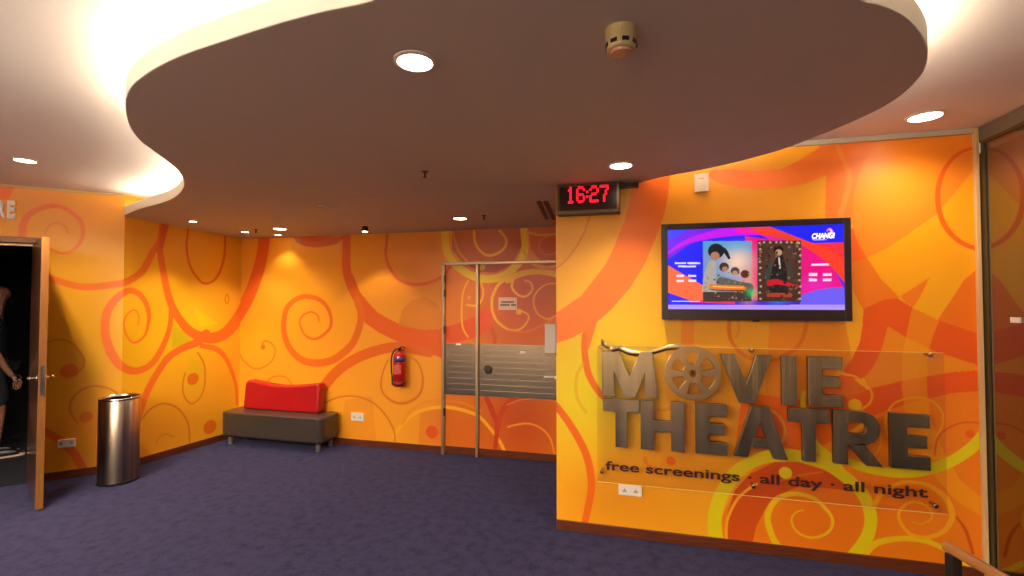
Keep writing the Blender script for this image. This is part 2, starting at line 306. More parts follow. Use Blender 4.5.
# palette of the print
GOLD, YEL, LIME, ORG, RED, DRK, THIN = (250, 170, 22), (244, 186, 4), (226, 208, 0), (246, 122, 16), (238, 84, 6), (205, 74, 2), (214, 112, 10)
LINE = (246, 168, 16)
NEAR = [
 ('b', LIME, (590, 395), 62, 75, .95), ('b', LIME, (640, 340), 40, 26, .5), ('b', (226, 140, 6), (620, 500), 80, 45, .85), ('b', (226, 150, 6), (700, 450), 80, 50, .7),
 ('b', (252, 168, 60), (720, 200), 90, 40, .35),
 ('p', (222, 146, 6), [(664, 322), (667, 345), (664, 380), (670, 420), (660, 470), (700, 480), (760, 455), (770, 400), (770, 320)], .5),  # darker gold below the television, its shade put into the colour
 ('p', RED, [(683, 230), (681, 345), (694, 345), (695, 230)], .45),
 # right half fills
 ('p', (232, 128, 10), [(770, 320), (845, 320), (852, 360), (844, 372), (835, 460), (760, 460), (740, 440), (765, 400)], .8),
 ('p', (228, 84, 6), [(742, 392), (800, 400), (845, 372), (870, 392), (906, 382), (906, 404), (875, 415), (835, 440), (800, 455), (770, 440), (735, 452)], .85),
 ('p', (252, 140, 26), [(877, 142), (864, 161), (856.6, 181), (853.4, 200), (853, 229), (858, 243), (867, 258), (891, 246), (914, 230), (938, 213), (958, 189), (978, 165), (990, 130), (900, 128)]),
 ('p', (255, 172, 4), [(867, 258), (891, 246), (914, 230), (938, 213), (958, 189), (978, 165), (990, 170), (990, 340), (978, 333.6), (937.8, 320), (912.8, 308), (900, 297.5), (881, 279)]),
 ('p', (255, 96, 14), [(848, 225), (853, 229), (858, 243), (867, 258), (852, 264), (845, 264)]),
 ('p', (246, 122, 12), [(845, 264), (867, 258), (881, 279), (900, 297.5), (883, 300), (863, 309), (859, 303), (852, 288), (845, 280)]),
 ('p', (250, 124, 16), [(930, 277), (915, 287), (900, 296), (906, 303), (913, 308), (919, 299)]),
 ('p', RED, [(863, 309), (883, 300), (897, 298), (913, 308), (938, 320), (978, 333.6), (992, 337), (992, 370), (978, 365.6), (934, 351), (906, 337.5), (888, 326), (881.5, 350), (874, 366), (864, 378), (846, 380), (844, 369), (852, 359), (860, 342), (863, 323)]),
 ('p', (238, 136, 8), [(888, 326), (906, 337.5), (934, 351), (978, 366), (978, 369.5), (953, 372), (906.5, 379.7), (869, 389), (864, 378), (874, 366), (881.5, 350)]),
 ('p', (236, 80, 4), [(869, 389), (906.5, 379.7), (953, 372), (992, 369), (992, 390), (953, 393), (930, 398), (906, 404), (875, 415), (858, 420), (850, 400)]),
 ('p', (240, 124, 6), [(875, 415), (906, 404), (930, 398), (953, 393), (992, 390), (992, 580), (700, 560), (735, 490), (760, 462), (835, 462), (850, 440)]),
 ('p', (206, 72, 2), [(728, 540), (727, 515), (735, 490), (750, 474), (775, 462), (805, 462), (836, 475), (850, 490), (800, 486), (775, 496), (766, 508), (756.6, 525), (752, 545)]),
 ('b', (226, 100, 4), (830, 520), 60, 40, .5),
 # light vertical band
 ('p', (250, 176, 6), [(930, 277), (964, 272), (952, 299), (945.5, 308), (936, 328), (928, 351.6), (927, 389), (931, 421), (944, 452), (960, 480), (984, 500), (984, 518), (955, 500), (930, 470), (906, 450), (904, 404), (902, 389), (902.6, 354), (906.5, 334), (912, 308), (919, 299)], .42),
 ('p', (244, 116, 8), [(952, 299), (964, 280), (978, 268), (992, 262), (992, 338), (978, 333.6), (937.8, 320), (945.5, 308)]),
 ('s', RED, [3, 5, 5.5, 5], [(972, 148), (958, 154), (946, 167), (939, 184), (938, 203), (943, 222), (953, 236), (966, 245), (982, 250)], .9),
 # upper left band
 ('p', (250, 116, 22), [(640, 170), (669.5, 170), (669.5, 179), (668, 195), (665, 212), (658, 232.5), (650, 251), (647, 260), (631, 286.6), (611, 310), (597, 322), (589, 349), (581, 349), (583, 332), (572, 338), (552, 345), (552, 315), (558, 311.6), (581, 296), (603, 268), (608.6, 259), (616, 242), (624, 222), (630, 200), (632, 180)]),
 ('s', (236, 126, 14), 2, [(591, 212), (583, 235), (568, 258), (555, 269)]),
 ('p', (255, 116, 40), [(706, 176), (712, 170), (734, 169), (756, 171), (781, 169), (800, 160), (817.5, 149), (824, 140), (880, 138), (877, 142.5), (864, 161), (856.6, 181.6), (853.4, 200), (853, 225), (825, 225), (826, 175), (811, 181.6), (796, 186), (780, 188), (765, 189), (740, 188), (718, 183)], .85),
 ('s', (255, 150, 58), [4, 6, 6], [(835.5, 140), (842.5, 158), (849, 175), (847, 192.5), (839, 220)], .8),
 ('s', (232, 104, 6), [6, 8, 8, 7], [(584.5, 335), (584.5, 350), (588, 372), (596, 388), (606, 400)]),
 ('s', (230, 96, 4), [8, 9, 9, 8], [(552, 402), (557, 407), (567, 420), (577, 436), (585.5, 453), (590, 470), (591.5, 487), (589, 503), (585, 522)]),
 ('s', (222, 160, 6), 4, [(583, 364), (577, 375), (576, 390), (579, 402), (586, 412)], .6),
 ('s', (222, 100, 8), 4.5, [(730, 318), (729, 330), (731.6, 341), (741, 353), (753, 359), (774, 360), (792.5, 351), (802, 340), (806.6, 324), (807, 315)], .8),
 ('s', (222, 120, 8), 2, [(738, 320), (739, 330), (736, 338)], .7), ('s', (222, 110, 8), 3, [(657, 410), (668, 409), (678, 400)], .6),
 ('s', (220, 84, 6), 4, [(645, 458), (648, 465), (660, 470)], .5),
 # lime strokes
 ('s', LIME, [16, 15, 14, 13, 13], [(717, 545), (715, 530), (715, 516), (719, 500), (727, 485), (738, 471), (754, 461), (772, 456), (792, 455), (812, 460), (829, 466), (845, 477), (857, 488)]),
 ('s', LIME, [12, 13, 13, 14], [(845, 476), (857, 487), (866, 500), (870.5, 515), (870, 528), (865, 541), (854, 556)]),
 ('s', LIME, [13, 12, 12, 10, 8], [(990, 427), (983, 436), (970, 449), (952, 461), (930, 469), (905, 473), (880, 471), (862, 467), (848, 462), (836, 462)]),
 ('s', LIME, [12, 10, 6, 4], [(840, 472), (828, 457), (815, 444), (806, 425), (803, 405), (804, 392)]),
 ('s', (236, 196, 4), [8, 6, 6, 6], [(866, 552), (875, 544), (888, 540), (906.5, 538.5), (925, 541), (941, 547), (953, 554), (969, 565), (985, 574)]),
 ('s', LINE, 3, [(757, 484), (750, 488), (738, 498.5), (730, 512.6), (726.5, 525), (726.5, 545)]),
 ('s', (236, 192, 6), [7, 7, 6, 4.5, 3.5, 3, 2.5, 2, 1.2], [(780, 548), (773, 538), (768.5, 525), (768, 514), (774, 502), (786, 495), (799, 494), (814, 498.5), (825, 508), (831.6, 517), (832, 526.6), (825, 534.4), (813, 537.6), (802, 535), (794, 528), (791.7, 519), (795.6, 512.6), (803.4, 510)]),
 ('d', LIME, (785.5, 473), 6),
 ('s', LINE, [5, 4, 3.5, 6, 6, 5, 4, 3, 2.5, 2, 1.5, 1], [(874, 506), (881, 494), (891, 487), (905, 482), (925, 484), (938, 491), (947, 500), (952, 512.6), (950, 523.5), (941, 533), (925, 537.6), (911, 534.4), (902, 525), (898.7, 514), (905, 505), (914, 502), (925, 505), (931.5, 512.6), (930, 520), (920.6, 524), (913, 522)]),
 ('s', DRK, [2, 3.5, 3], [(956.5, 517), (966, 531), (973, 553)]),
 ('s', LINE, 2, [(888.5, 437), (885, 424), (888, 412), (895.6, 402.5), (914, 397.5), (931.5, 401), (942, 412), (942, 426), (936, 437)]),
 ('s', LINE, 1.8, [(910, 455), (920, 457), (931, 458), (944, 457)]),
 ('s', DRK, 1.8, [(982, 424), (975, 422.5), (961, 423), (947, 429), (938, 438), (934.6, 455)], .8),
 ('d', RED, (970, 434), 4),
 ('s', LINE, 2.4, [(838, 372), (844, 374), (855, 376.6), (864, 383), (870.6, 390), (872, 397), (869, 404), (861, 409.5)]), ('d', YEL, (855, 405), 6),
 ('s', LINE, 3, [(765, 408), (777, 414), (784, 425), (784.7, 434), (782, 442)]),
 ('s', (246, 150, 10), 2, [(844, 439), (851, 434), (859, 435)]), ('s', LINE, 1.6, [(862, 455), (874, 455), (880, 446), (881, 436)]),
 ('s', (232, 140, 30), 2, [(722, 415), (735, 424), (745, 418), (748, 408)], .6), ('s', (250, 140, 40), 2, [(776, 482), (790, 478), (808, 474), (822, 472)], .5),
 ('d', (232, 96, 6), (671, 461), 4.5),
]
BACK = [
 ('b', (206, 72, 4), (520, 300), 56, 60, .95), ('b', (206, 76, 4), (520, 420), 52, 60, .95), ('b', (214, 96, 8), (455, 430), 30, 30, .7), ('b', (232, 120, 16), (420, 270), 45, 45, .75),
 ('b', (238, 186, 10), (252, 335), 26, 26, .6),
 ('p', (170, 46, 8), [(452, 215), (452, 250), (462, 262), (480, 272), (497, 272), (512, 264), (522, 245), (522, 215)], .7),
 ('p', (196, 44, 6), [(527, 220), (531, 250), (545, 266), (560, 270), (560, 220)], .7),
 ('p', RED, [(352, 272), (360, 292), (374, 310), (387, 318), (399, 324), (423, 330), (442, 328.5), (462, 322), (475, 316), (489, 305), (496, 312), (492, 328), (480, 336), (462, 341), (442, 358), (425, 352), (410, 346), (396, 341), (380, 333), (365, 323), (355, 300)]),
 ('p', (222, 118, 14), [(398, 326), (402, 310), (412, 300), (425, 297), (436, 302), (443, 314), (444, 328), (423, 330)], .75),
 ('p', (222, 110, 14), [(345, 400), (372, 396), (376, 440), (340, 436)], .3), ('p', (222, 100, 14), [(420, 412), (442, 408), (442, 452), (418, 450)], .5),
 ('s', (236, 80, 16), 16, [(265, 228), (264, 240), (261.5, 258), (256, 278), (249, 296), (240, 312), (232, 322)]),
 ('s', (234, 84, 14), [11, 11, 12, 13], [(346.5, 230), (346.5, 250), (347, 272), (354, 292), (362, 303), (372, 314)]),
 ('s', (236, 98, 14), [9, 9, 9, 8, 7, 6, 5, 4, 3, 2.4, 2, 1.6], [(357, 300), (361, 318), (354, 341), (342, 354), (330, 361), (316, 363), (302, 360), (291, 350), (284.5, 335), (284, 320), (287, 308), (295, 300), (305, 296.5), (318, 299), (327, 307), (331, 318), (330, 328), (322, 336), (314, 339), (306, 336), (301, 328), (300, 320), (305, 314), (312, 312), (318, 316), (319, 322)]),
 ('s', (234, 94, 12), [13, 12, 12, 10], [(319, 394), (329, 380), (341, 368), (357, 358), (375, 351), (395, 347), (410, 349), (430, 353)]),
 ('p', (214, 60, 24), [(293, 236), (297, 243), (306, 246.5), (315, 247.6), (326, 246.5), (337, 243.7), (346, 236)], .8),
 ('s', (226, 78, 10), [3, 3.5, 4, 4], [(387.5, 230), (387, 239), (386, 256), (391.6, 271), (401, 281), (415, 284.5), (431, 282), (443, 276), (451, 266)]),
 ('b', (214, 120, 10), (432, 247), 8, 9, .5),
 ('s', (246, 200, 0), [9, 9, 9.5, 9, 8], [(444.5, 225), (445, 236), (447, 251.6), (455, 264), (467, 273), (481, 278.5), (497, 278), (509, 272), (520, 261), (525, 248), (524, 233), (523, 225)]),
 ('s', (255, 180, 14), 2.8, [(474, 228), (475, 242), (481, 251.6), (489, 255.5), (498, 253), (505, 247), (506, 239), (500, 231)]),
 ('s', (232, 140, 8), 2, [(452, 230), (458, 250), (467, 261)]), ('s', (226, 110, 14), 1.6, [(549, 236), (541.5, 239), (539, 246), (543, 253), (550, 255), (556, 252)]),
 ('s', (226, 160, 2), 2.5, [(527, 232), (540, 235), (556, 234)]), ('s', (226, 160, 2), 3, [(524, 252), (530, 262), (543, 267), (557, 266)]),
 ('s', (246, 186, 0), [8, 7, 6, 6], [(508, 280), (517, 275), (530, 272), (543, 272), (558, 275)]),
 ('s', (255, 180, 20), [4, 3.5, 3, 2.5, 2, 1.5], [(513, 276.6), (500, 283), (493, 295), (492, 308), (495, 318), (500, 324), (509, 329.7), (519, 329.7), (526.6, 323), (528.5, 315.6), (522, 311)]),
 ('d', (246, 168, 16), (519, 311.7), 3),
 ('s', (255, 180, 20), [3, 2.5, 2, 1.5], [(515.6, 275), (511.7, 286), (517, 294), (525, 296.5), (532, 290.6), (531, 283), (525, 280.5)]),
 ('s', (255, 160, 20), 1.8, [(557, 283), (545, 285), (536, 293), (533.5, 303), (538, 314), (548, 319), (557, 315)]), ('s', (240, 124, 24), 1.4, [(508, 330), (525, 332), (541, 326), (552, 320)]),
 ('s', (255, 180, 20), 2, [(468, 281), (463, 293), (461.7, 312.5), (463, 328), (468, 337)]), ('s', (255, 180, 20), 2.4, [(480, 280), (483, 290), (482, 299), (477, 305.5), (467, 305)]),
 ('d', (246, 160, 16), (469, 297.6), 1.8), ('d', (230, 180, 6), (482, 267), 3.5),
 ('s', (220, 76, 8), [5, 4], [(492, 330), (495, 338), (493, 348)], .8),
 ('s', (255, 180, 20), 4, [(394, 436), (400, 427), (409, 417.5), (423, 410), (444, 407), (462.5, 410), (478, 416), (489, 427), (500, 442), (506, 455)]),
 ('s', (240, 140, 8), 3, [(402, 424), (412, 410), (424, 403), (439, 400), (462.5, 403), (481, 411)], .7),
 ('d', (226, 66, 12), (432, 432), 6.5),
 ('s', (206, 60, 4), [5, 7, 6, 5], [(485, 394), (492, 411), (497, 425), (495, 450)]), ('s', (212, 66, 6), [6, 7, 4], [(519, 394), (506, 406), (500, 417), (499, 428)]),
 ('s', (255, 160, 24), 2, [(508, 427), (515, 425), (528, 423.5), (540.6, 428), (550, 438), (554.7, 455)]), ('s', (240, 130, 20), 1.4, [(507, 405), (520, 400), (540, 399), (558, 402)]),
 ('s', (214, 104, 6), 1.8, [(320, 406), (325, 403), (337.5, 397.5), (351.6, 396), (365.6, 399), (378, 406.7), (387.5, 418), (394, 431), (395, 442)]),
 ('s', (224, 106, 8), [1.8, 2, 2.5, 3.5, 3, 2, 1.5], [(388, 360), (383, 372), (381, 387), (386, 396.6), (397, 403), (409, 402), (419, 395), (422.7, 384), (422, 373), (418, 363), (411, 357)]),
 ('s', (210, 108, 6), 1.6, [(266, 382), (272, 377.5), (279, 376), (286, 377.5), (292, 384)]),
 ('s', (204, 116, 6), 1.6, [(238, 322), (237, 340), (240, 355), (248, 365), (257, 369), (268, 364.7), (274, 357), (275, 349), (271, 343), (265, 341), (262, 344)]), ('d', (206, 112, 6), (263, 347), 2.6),
]
LEFTS = [
 ('b', YEL, (150, 340), 40, 55, .7), ('b', (240, 200, 4), (190, 330), 30, 30, .8), ('b', (232, 140, 18), (150, 440), 60, 30, .7), ('b', (216, 150, 2), (80, 350), 50, 60, .85),
 ('b', (255, 166, 66), (70, 205), 70, 25, .5), ('b', (226, 130, 6), (70, 440), 60, 35, .7), ('b', (206, 190, 0), (195, 375), 9, 22, .5),
 ('p', (196, 180, 0), [(172, 320), (193, 341), (172, 348)], .8), ('p', (250, 206, 0), [(194, 307), (218, 323.6), (200, 327)], .8),
 ('p', (255, 96, 44), [(-6, 184), (15, 186), (9, 199), (-6, 201)], .8), ('p', (255, 150, 84), [(15, 186), (66, 190), (64, 202), (47, 206), (31, 212), (9, 199)], .4),
 ('s', (238, 104, 22), [7, 8, 8, 8, 7, 6], [(48, 277), (68, 284), (87, 287), (110, 285), (126, 282), (141.6, 272), (147.5, 262.5), (154, 250), (160, 240), (162, 225)]),
 ('s', (226, 84, 40), [6, 8], [(160, 250), (163, 236), (166, 222)]),
 ('s', (238, 96, 26), [7, 8, 9, 11, 14, 16], [(160, 251), (163, 270), (167, 290), (172, 306), (180, 320), (191, 332), (207, 338), (222.5, 335), (235, 323), (246, 306)]),
 ('s', (238, 100, 26), [5, 6, 7, 8, 9, 9, 8, 8, 8, 7, 6, 4.5, 3, 2.4, 2, 1.6, 1.5, 1.4, 1.2], [(171, 306), (170, 326), (163, 346), (152, 363.4), (136.6, 371), (122.5, 367), (113, 356), (106.5, 340), (105, 325), (108, 310), (118, 297), (130.6, 290.5), (141.6, 296.6), (148, 309), (148.6, 321.6), (144.7, 335.6), (135, 342.6), (127.5, 337), (124, 324.7), (127.5, 314), (135, 310), (139, 317), (138, 325)]),
 ('s', (238, 96, 26), [11, 9, 8, 8, 8, 8], [(206, 334), (197.5, 342), (183, 348), (169, 357), (158, 372), (148, 390), (141, 408), (137, 424)]),
 ('s', (238, 104, 22), [6, 6, 5, 4, 3], [(202, 346), (216, 349), (225.6, 358), (232, 372), (236, 386), (237, 404)]),
 ('s', (206, 108, 4), 1.6, [(197.5, 352.5), (204, 364), (205, 379), (203.5, 390), (199, 399), (191, 403.6), (184.5, 396.6), (182.7, 385.6), (185, 373)]), ('d', (226, 96, 12), (193, 379), 6),
 ('s', (210, 108, 6), 2, [(137, 426), (143, 418), (150.6, 409), (163, 403.6), (175.6, 407), (185, 417), (189, 429), (189.5, 445)]),
 ('s', (214, 120, 8), 1.6, [(156, 443), (160, 437), (166, 434), (174, 437)]), ('d', (232, 96, 12), (210, 427), 7),
 ('s', (222, 84, 12), [2, 2.5, 3, 3, 2], [(188, 222), (188, 231), (186.6, 247), (190, 265.6), (197.5, 278), (205, 283.6), (214.7, 279.7), (221, 268.75), (224.5, 254.7), (225, 237.5), (224, 228)]),
 ('s', (214, 96, 14), 1.2, [(227, 294), (229, 299), (227, 304), (225, 299), (227, 294)]),
 ('s', (246, 116, 44), [7, 6, 5.5, 4.5, 3.5, 3, 3], [(22, 238), (23.4, 223.75), (31, 213), (47, 206.6), (61, 207), (72, 213), (81, 222), (83, 234.7), (76.6, 247), (64, 253.4), (50, 249)]),
 ('s', (240, 130, 50), 1.5, [(45, 233), (50, 225), (58, 223), (65.6, 227), (68, 233)]),
 ('s', (206, 108, 4), 2, [(44, 343), (52, 340.5), (60, 339.5), (71, 342.6), (80.6, 353), (84, 360), (83, 367), (76, 374)]), ('d', (220, 92, 6), (69, 371), 7),
 ('s', (206, 108, 4), 2, [(124, 402), (116.6, 393), (107, 388), (93, 386), (80.6, 390.6), (73, 398), (69.7, 408), (73, 417), (77.5, 422.6)]), ('d', (222, 100, 8), (86, 417), 5.5),
 ('s', (226, 84, 8), 8, [(40, 430), (50, 434), (62, 441), (73, 452), (84, 470)]),
]

# ------------------------------------------------------------------ room shell
fl_ = struct(link('floor', B(-8.5, -2.6, -.1, XR + .6, YF + 1.8, 0), M_CARPET))
struct(link('ceiling', B(-8.5, -2.6, ZU, XR + .1, YF + .2, ZU + .1), M_CEIL))
struct(painted_grid('wall_front', PN, 0, XR - PN.o.x, 0, ZU, .004, GOLD, NEAR, M_MURAL, .12, soft=.07))
struct(painted_grid('wall_back', PF, 0, 5.2, 0, ZU, .006, (250, 160, 28), BACK, M_MURAL, .12, aa=.006, soft=.16))
struct(painted_grid('wall_left', PB, 0, LB, 0, ZU, .006, (244, 168, 26), LEFTS, M_MURAL, .12, aa=.006, soft=.18))
# entrance wall with the doorway
HS = None
dA = PA.o
hx = hit(31, 480, PA.o, PA.n); s_h = (hx - PA.o).dot(ADIR)         # hinge position along the wall
OPEN_W = .92; ZD = 2.10
struct(painted_grid('wall_entrance', PA, 0, AW, 0, ZU, .006, (248, 166, 26), LEFTS, M_MURAL, .10, hole=(s_h - OPEN_W, s_h, ZD), aa=.006, soft=.16))
PAend = PA.o.copy()
struct(link('wall_side', B(PAend.x - .1, -2.6, 0, PAend.x, PAend.y, ZU), mat('plain_wall', (214, 150, 80), .7)))
struct(link('wall_rear', B(PAend.x - .1, -2.7, 0, XR + .1, -2.6, ZU), mat('plain_wall2', (206, 176, 150), .7)))

# dropped ceiling with the S-shaped edge
edge_px = [(120, 212), (140, 209), (158, 204), (172, 199), (181, 192), (184.6, 183), (179, 171), (168, 161.5), (154, 151), (140, 140), (131, 127), (126.5, 112), (127, 98), (133, 86), (145, 76), (163, 65),
           (187.5, 54), (229, 40), (271, 26.5), (320, 13), (385, -3)]
edge_px2 = [(855, -2), (880, 6), (903, 17), (918, 32), (926, 48), (926, 62), (920, 76), (906, 91), (888, 104), (865, 116), (840, 127), (810, 139), (780, 150), (740, 161), (700, 170), (664, 176.5)]
ZS = 2.40
E1 = [on_z(x, y, ZS) for x, y in edge_px]; E2 = [on_z(x, y, ZS) for x, y in edge_px2]
E1[0] = Vector((XC + .02, YC - .02, ZS))
a_, b_ = E1[-1], E2[0]
mid = [a_.lerp(b_, t) + Vector((0, -.30 * math.sin(math.pi * t), 0)) for t in (.2, .4, .6, .8)]
E2.append(Vector((.04, YN, ZS)))
outline = [Vector(p) for p in crom([(p.x, p.y) for p in E1 + mid + E2], 5)]
outline = [Vector((p[0], p[1])) for p in outline]
poly = outline + [Vector((PN.o.x - .0, YN)), Vector((PN.o.x, YF)), Vector((XB, YF)), Vector((XC, YC))]
bm = bmesh.new()
def slab(zoff):
    vsl = [bm.verts.new((p.x, p.y, zl(p.y) + zoff)) for p in poly]; f = bm.faces.new(vsl); return vsl, f
vb, fb = slab(0); vt, ft = slab(.03)
for i in range(len(vb)):
    j = (i + 1) % len(vb); bm.faces.new((vb[i], vb[j], vt[j], vt[i]))
geom = list(bm.verts) + list(bm.edges) + list(bm.faces)
bmesh.ops.bisect_plane(bm, geom=geom, plane_co=(0, 3.3, 0), plane_no=(0, 1, 0))
for v in bm.verts:
    top = v.co.z > zl(v.co.y) + .015
    v.co.z = zl(v.co.y) + (.03 if top else 0)
bmesh.ops.triangulate(bm, faces=bm.faces)
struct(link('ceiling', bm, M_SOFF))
# corridor ceiling behind the sign wall
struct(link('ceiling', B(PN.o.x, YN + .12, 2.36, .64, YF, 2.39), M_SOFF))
# fascia lip
def offset(ln, d):
    out = []
    for i, p in enumerate(ln):
        t = (ln[min(i + 1, len(ln) - 1)] - ln[max(i - 1, 0)]).normalized(); out.append(p + Vector((-t.y, t.x)) * d)
    return out
area = sum(p.x * q.y - q.x * p.y for p, q in zip(poly, poly[1:] + poly[:1])); sg = 1 if area > 0 else -1
inn = offset(outline, .016 * sg); out_ = offset(outline, -.003 * sg); bm = bmesh.new(); FZ = ZS + .078
A0 = [bm.verts.new((p.x, p.y, ZS + .0012)) for p in out_]; A1 = [bm.verts.new((p.x, p.y, FZ)) for p in out_]
B0 = [bm.verts.new((p.x, p.y, ZS + .0012)) for p in inn]; B1 = [bm.verts.new((p.x, p.y, FZ)) for p in inn]
for i in range(len(outline) - 1):
    for a, b in ((A0, A1), (A1, B1), (B1, B0), (B0, A0)): bm.faces.new((a[i], a[i + 1], b[i + 1], b[i]))
struct(link('trim_1', bm, M_FASC))
# cove tube resting on the dropped ceiling
tl = offset(outline[2:-3], .075 * sg)
tag(link('cove_light', T([(p.x, p.y, ZS + .070) for p in tl], .011, 8), M_TUBE, smooth=True), 'long glowing strip light hidden behind the curved lip of the dropped ceiling', 'cove light')

# baseboards and trims
struct(link('baseboard_front', B(PN.o.x, YN - .015, 0, XR, YN - .0005, .068), M_WOOD, bevel=.003))
struct(link('baseboard_back', B(XB, YF - .014, 0, .6, YF - .0005, .07), M_WOOD, bevel=.003))
def along(pl, u0, u1, z0, z1, d0, d1, bm=None):
    bm = bm or bmesh.new(); o = pl.o
    M = Matrix((( pl.e.x, pl.n.x, 0, o.x), (pl.e.y, pl.n.y, 0, o.y), (0, 0, 1, 0), (0, 0, 0, 1)))
    box(bm, u0, d0, z0, u1, d1, z1, M); return bm
struct(link('baseboard_left', along(PB, 0, LB - .002, 0, .07, .0005, .014), M_WOOD, bevel=.003))
bm = along(PA, s_h + .05, AW - .005, 0, .07, .0005, .015); along(PA, 0, s_h - OPEN_W - .06, 0, .07, .0005, .015, bm)
struct(link('baseboard_entrance', bm, M_WOOD))
struct(link('trim_2', B(.04, YN - .02, ZU - .03, XR, YN - .0005, ZU - .0005), M_SOFF))
struct(link('trim_3', B(XR - .020, YN - .03, 0, XR - .001, YN - .001, ZU - .002), M_CREAM, bevel=.003))
struct(link('trim_4', along(PA, 0, AW - .01, ZU - .02, ZU - .001, .0005, .02), M_CREAM))

# glass wall on the right
gw = empty('window_1', (XR, 3.2, 0), 0, 'dark tinted glass partition along the right side reflecting the mural', 'glass partition'); gw['kind'] = 'structure'; del gw['label']; del gw['category']
def gpart(n, bm, m):
    o = link(n, bm, m); o.parent = gw
    for v in o.data.vertices: v.co -= gw.location
    return o
gpart('pane', B(XR + .012, -2.5, .06, XR + .024, 3.285, 2.50), M_GLASS)
gpart('frame', B(XR + .004, -2.5, 2.50, XR + .05, 3.31, 2.515), mat('olive_metal', (92, 76, 40), .4, .5))
gpart('sill', B(XR, -2.5, 0, XR + .05, 3.28, .06), M_WOOD)
gpart('post', B(XR + .004, 3.285, .06, XR + .03, 3.31, 2.50), mat('olive_metal', (92, 76, 40), .4, .5))
gpart('bulkhead', B(XR, -2.5, 2.515, XR + .06, YN, ZU - .001), mat('bulkhead_paint', (108, 98, 80), .7))
struct(link('wall_right', B(XR + .35, -2.6, 0, XR + .45, YF, ZU), mat('dark_brown_wall', (92, 56, 34), .8)))
p = on_x(1014, 320, XR - .002)
tag(link('wall_sticker', B(XR - .001, p.y - .028, p.z - .014, XR + .011, p.y + .028, p.z + .014), M_WHITE), 'small white rectangular sticker on the dark glass partition', 'sticker')

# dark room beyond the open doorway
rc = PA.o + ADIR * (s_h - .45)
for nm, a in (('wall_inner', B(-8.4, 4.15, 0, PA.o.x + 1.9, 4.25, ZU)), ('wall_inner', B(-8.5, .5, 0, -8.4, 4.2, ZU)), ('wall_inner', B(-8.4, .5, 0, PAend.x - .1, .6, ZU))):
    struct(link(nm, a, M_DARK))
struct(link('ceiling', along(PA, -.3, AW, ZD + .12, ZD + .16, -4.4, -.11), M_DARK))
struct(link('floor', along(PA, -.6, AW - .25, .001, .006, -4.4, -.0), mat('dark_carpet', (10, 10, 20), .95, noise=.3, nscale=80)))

# ------------------------------------------------------------------ theatre door, leaf swung into the lobby
def fit(ob, par):                       # geometry was written in world space: move it into the parent's space
    ob.parent = par; M = (Matrix.Translation(par.location) @ par.rotation_euler.to_matrix().to_4x4()).inverted()
    ob.data.transform(M); return ob
H0 = PA.o + ADIR * s_h
fr = empty('door_1', PA.o + ADIR * s_h, 0, 'x', 'x'); fr['kind'] = 'structure'; del fr['label']; del fr['category']
bm = along(PA, s_h - OPEN_W - .05, s_h - OPEN_W, 0, ZD + .05, -.11, .02); along(PA, s_h - OPEN_W, s_h, ZD, ZD + .05, -.11, .02, bm); along(PA, s_h, s_h + .045, 0, ZD + .05, -.11, .02, bm)
fit(link('door_frame', bm, M_OAK, bevel=.004), fr)
bm = along(PA, s_h - OPEN_W, s_h, ZD - .022, ZD - .002, -.09, -.05)
fit(link('door_stop', bm, M_ALU), fr)
free = on_z(39, 511, 0); hinge = H0 + PA.n * .03
ld = (free - hinge); LW = ld.length; ld.normalize()
leaf = empty('door', hinge, math.atan2(ld.y, ld.x), 'brown wooden door leaf standing open at the dark theatre doorway, seen edge-on', 'door')
def lf(n, bm, m, par=None, **k): o = link(n, bm, m, **k); o.parent = par or leaf; return o
lb = lf('leaf', B(0, -.021, .012, LW - .004, .021, 2.085), M_OAKD, bevel=.002)
lf('edge_strip', B(LW - .004, -.022, .012, LW + .002, .022, 2.085), M_OAK, bevel=.001)
lk = lf('lock_plate', B(LW + .002, -.012, .87, LW + .004, .012, 1.10), M_STEEL)
lk2 = lf('latch', B(LW + .004, -.008, .95, LW + .013, .008, .98), M_STEEL, par=lk)
for s in (-1, 1):
    bm = L([(.024, 0), (.024, .008), (.01, .012), (.01, .045)], n=20, M=Matrix.Translation((LW - .06, s * .021, 1.0)) @ Matrix.Rotation(-s * math.pi / 2, 4, 'X'))
    tube(bm, [(LW - .055, s * .058, 1.0), (LW - .10, s * .066, 1.0), (LW - .17, s * .062, .998)], .013)
    lf('door_handle', bm, mat('chrome', (215, 205, 195), .18, 1.), smooth=True)

# RE lettering above the doorway (end of the word, the rest is outside the picture)
u0, z0 = PA.uv(-13, 216); u1, z1 = PA.uv(16, 201)
def plA(off, dpt=.0): return lambda x, y, z: (PA.o + PA.e * (off + x) + PA.n * (.012 + z) + Vector((0, 0, z0 + y)))
ws = empty('sign_lettering', PA.o + ADIR * ((u0 + u1) / 2) + Vector((0, 0, z0)), 0, 'white raised letters on the orange wall above the dark doorway', 'sign')
hR = .138
for ch, ua, ub in (('R', PA.uv(-3, 210)[0], PA.uv(6.6, 210)[0]), ('E', PA.uv(8, 210)[0], PA.uv(16, 210)[0])):
    fit(link('letter', text_bm(ch, hR / .70, .02, .010, plA(ua), width=ub - ua), mat('white_letter', (250, 246, 238), .5)), ws)

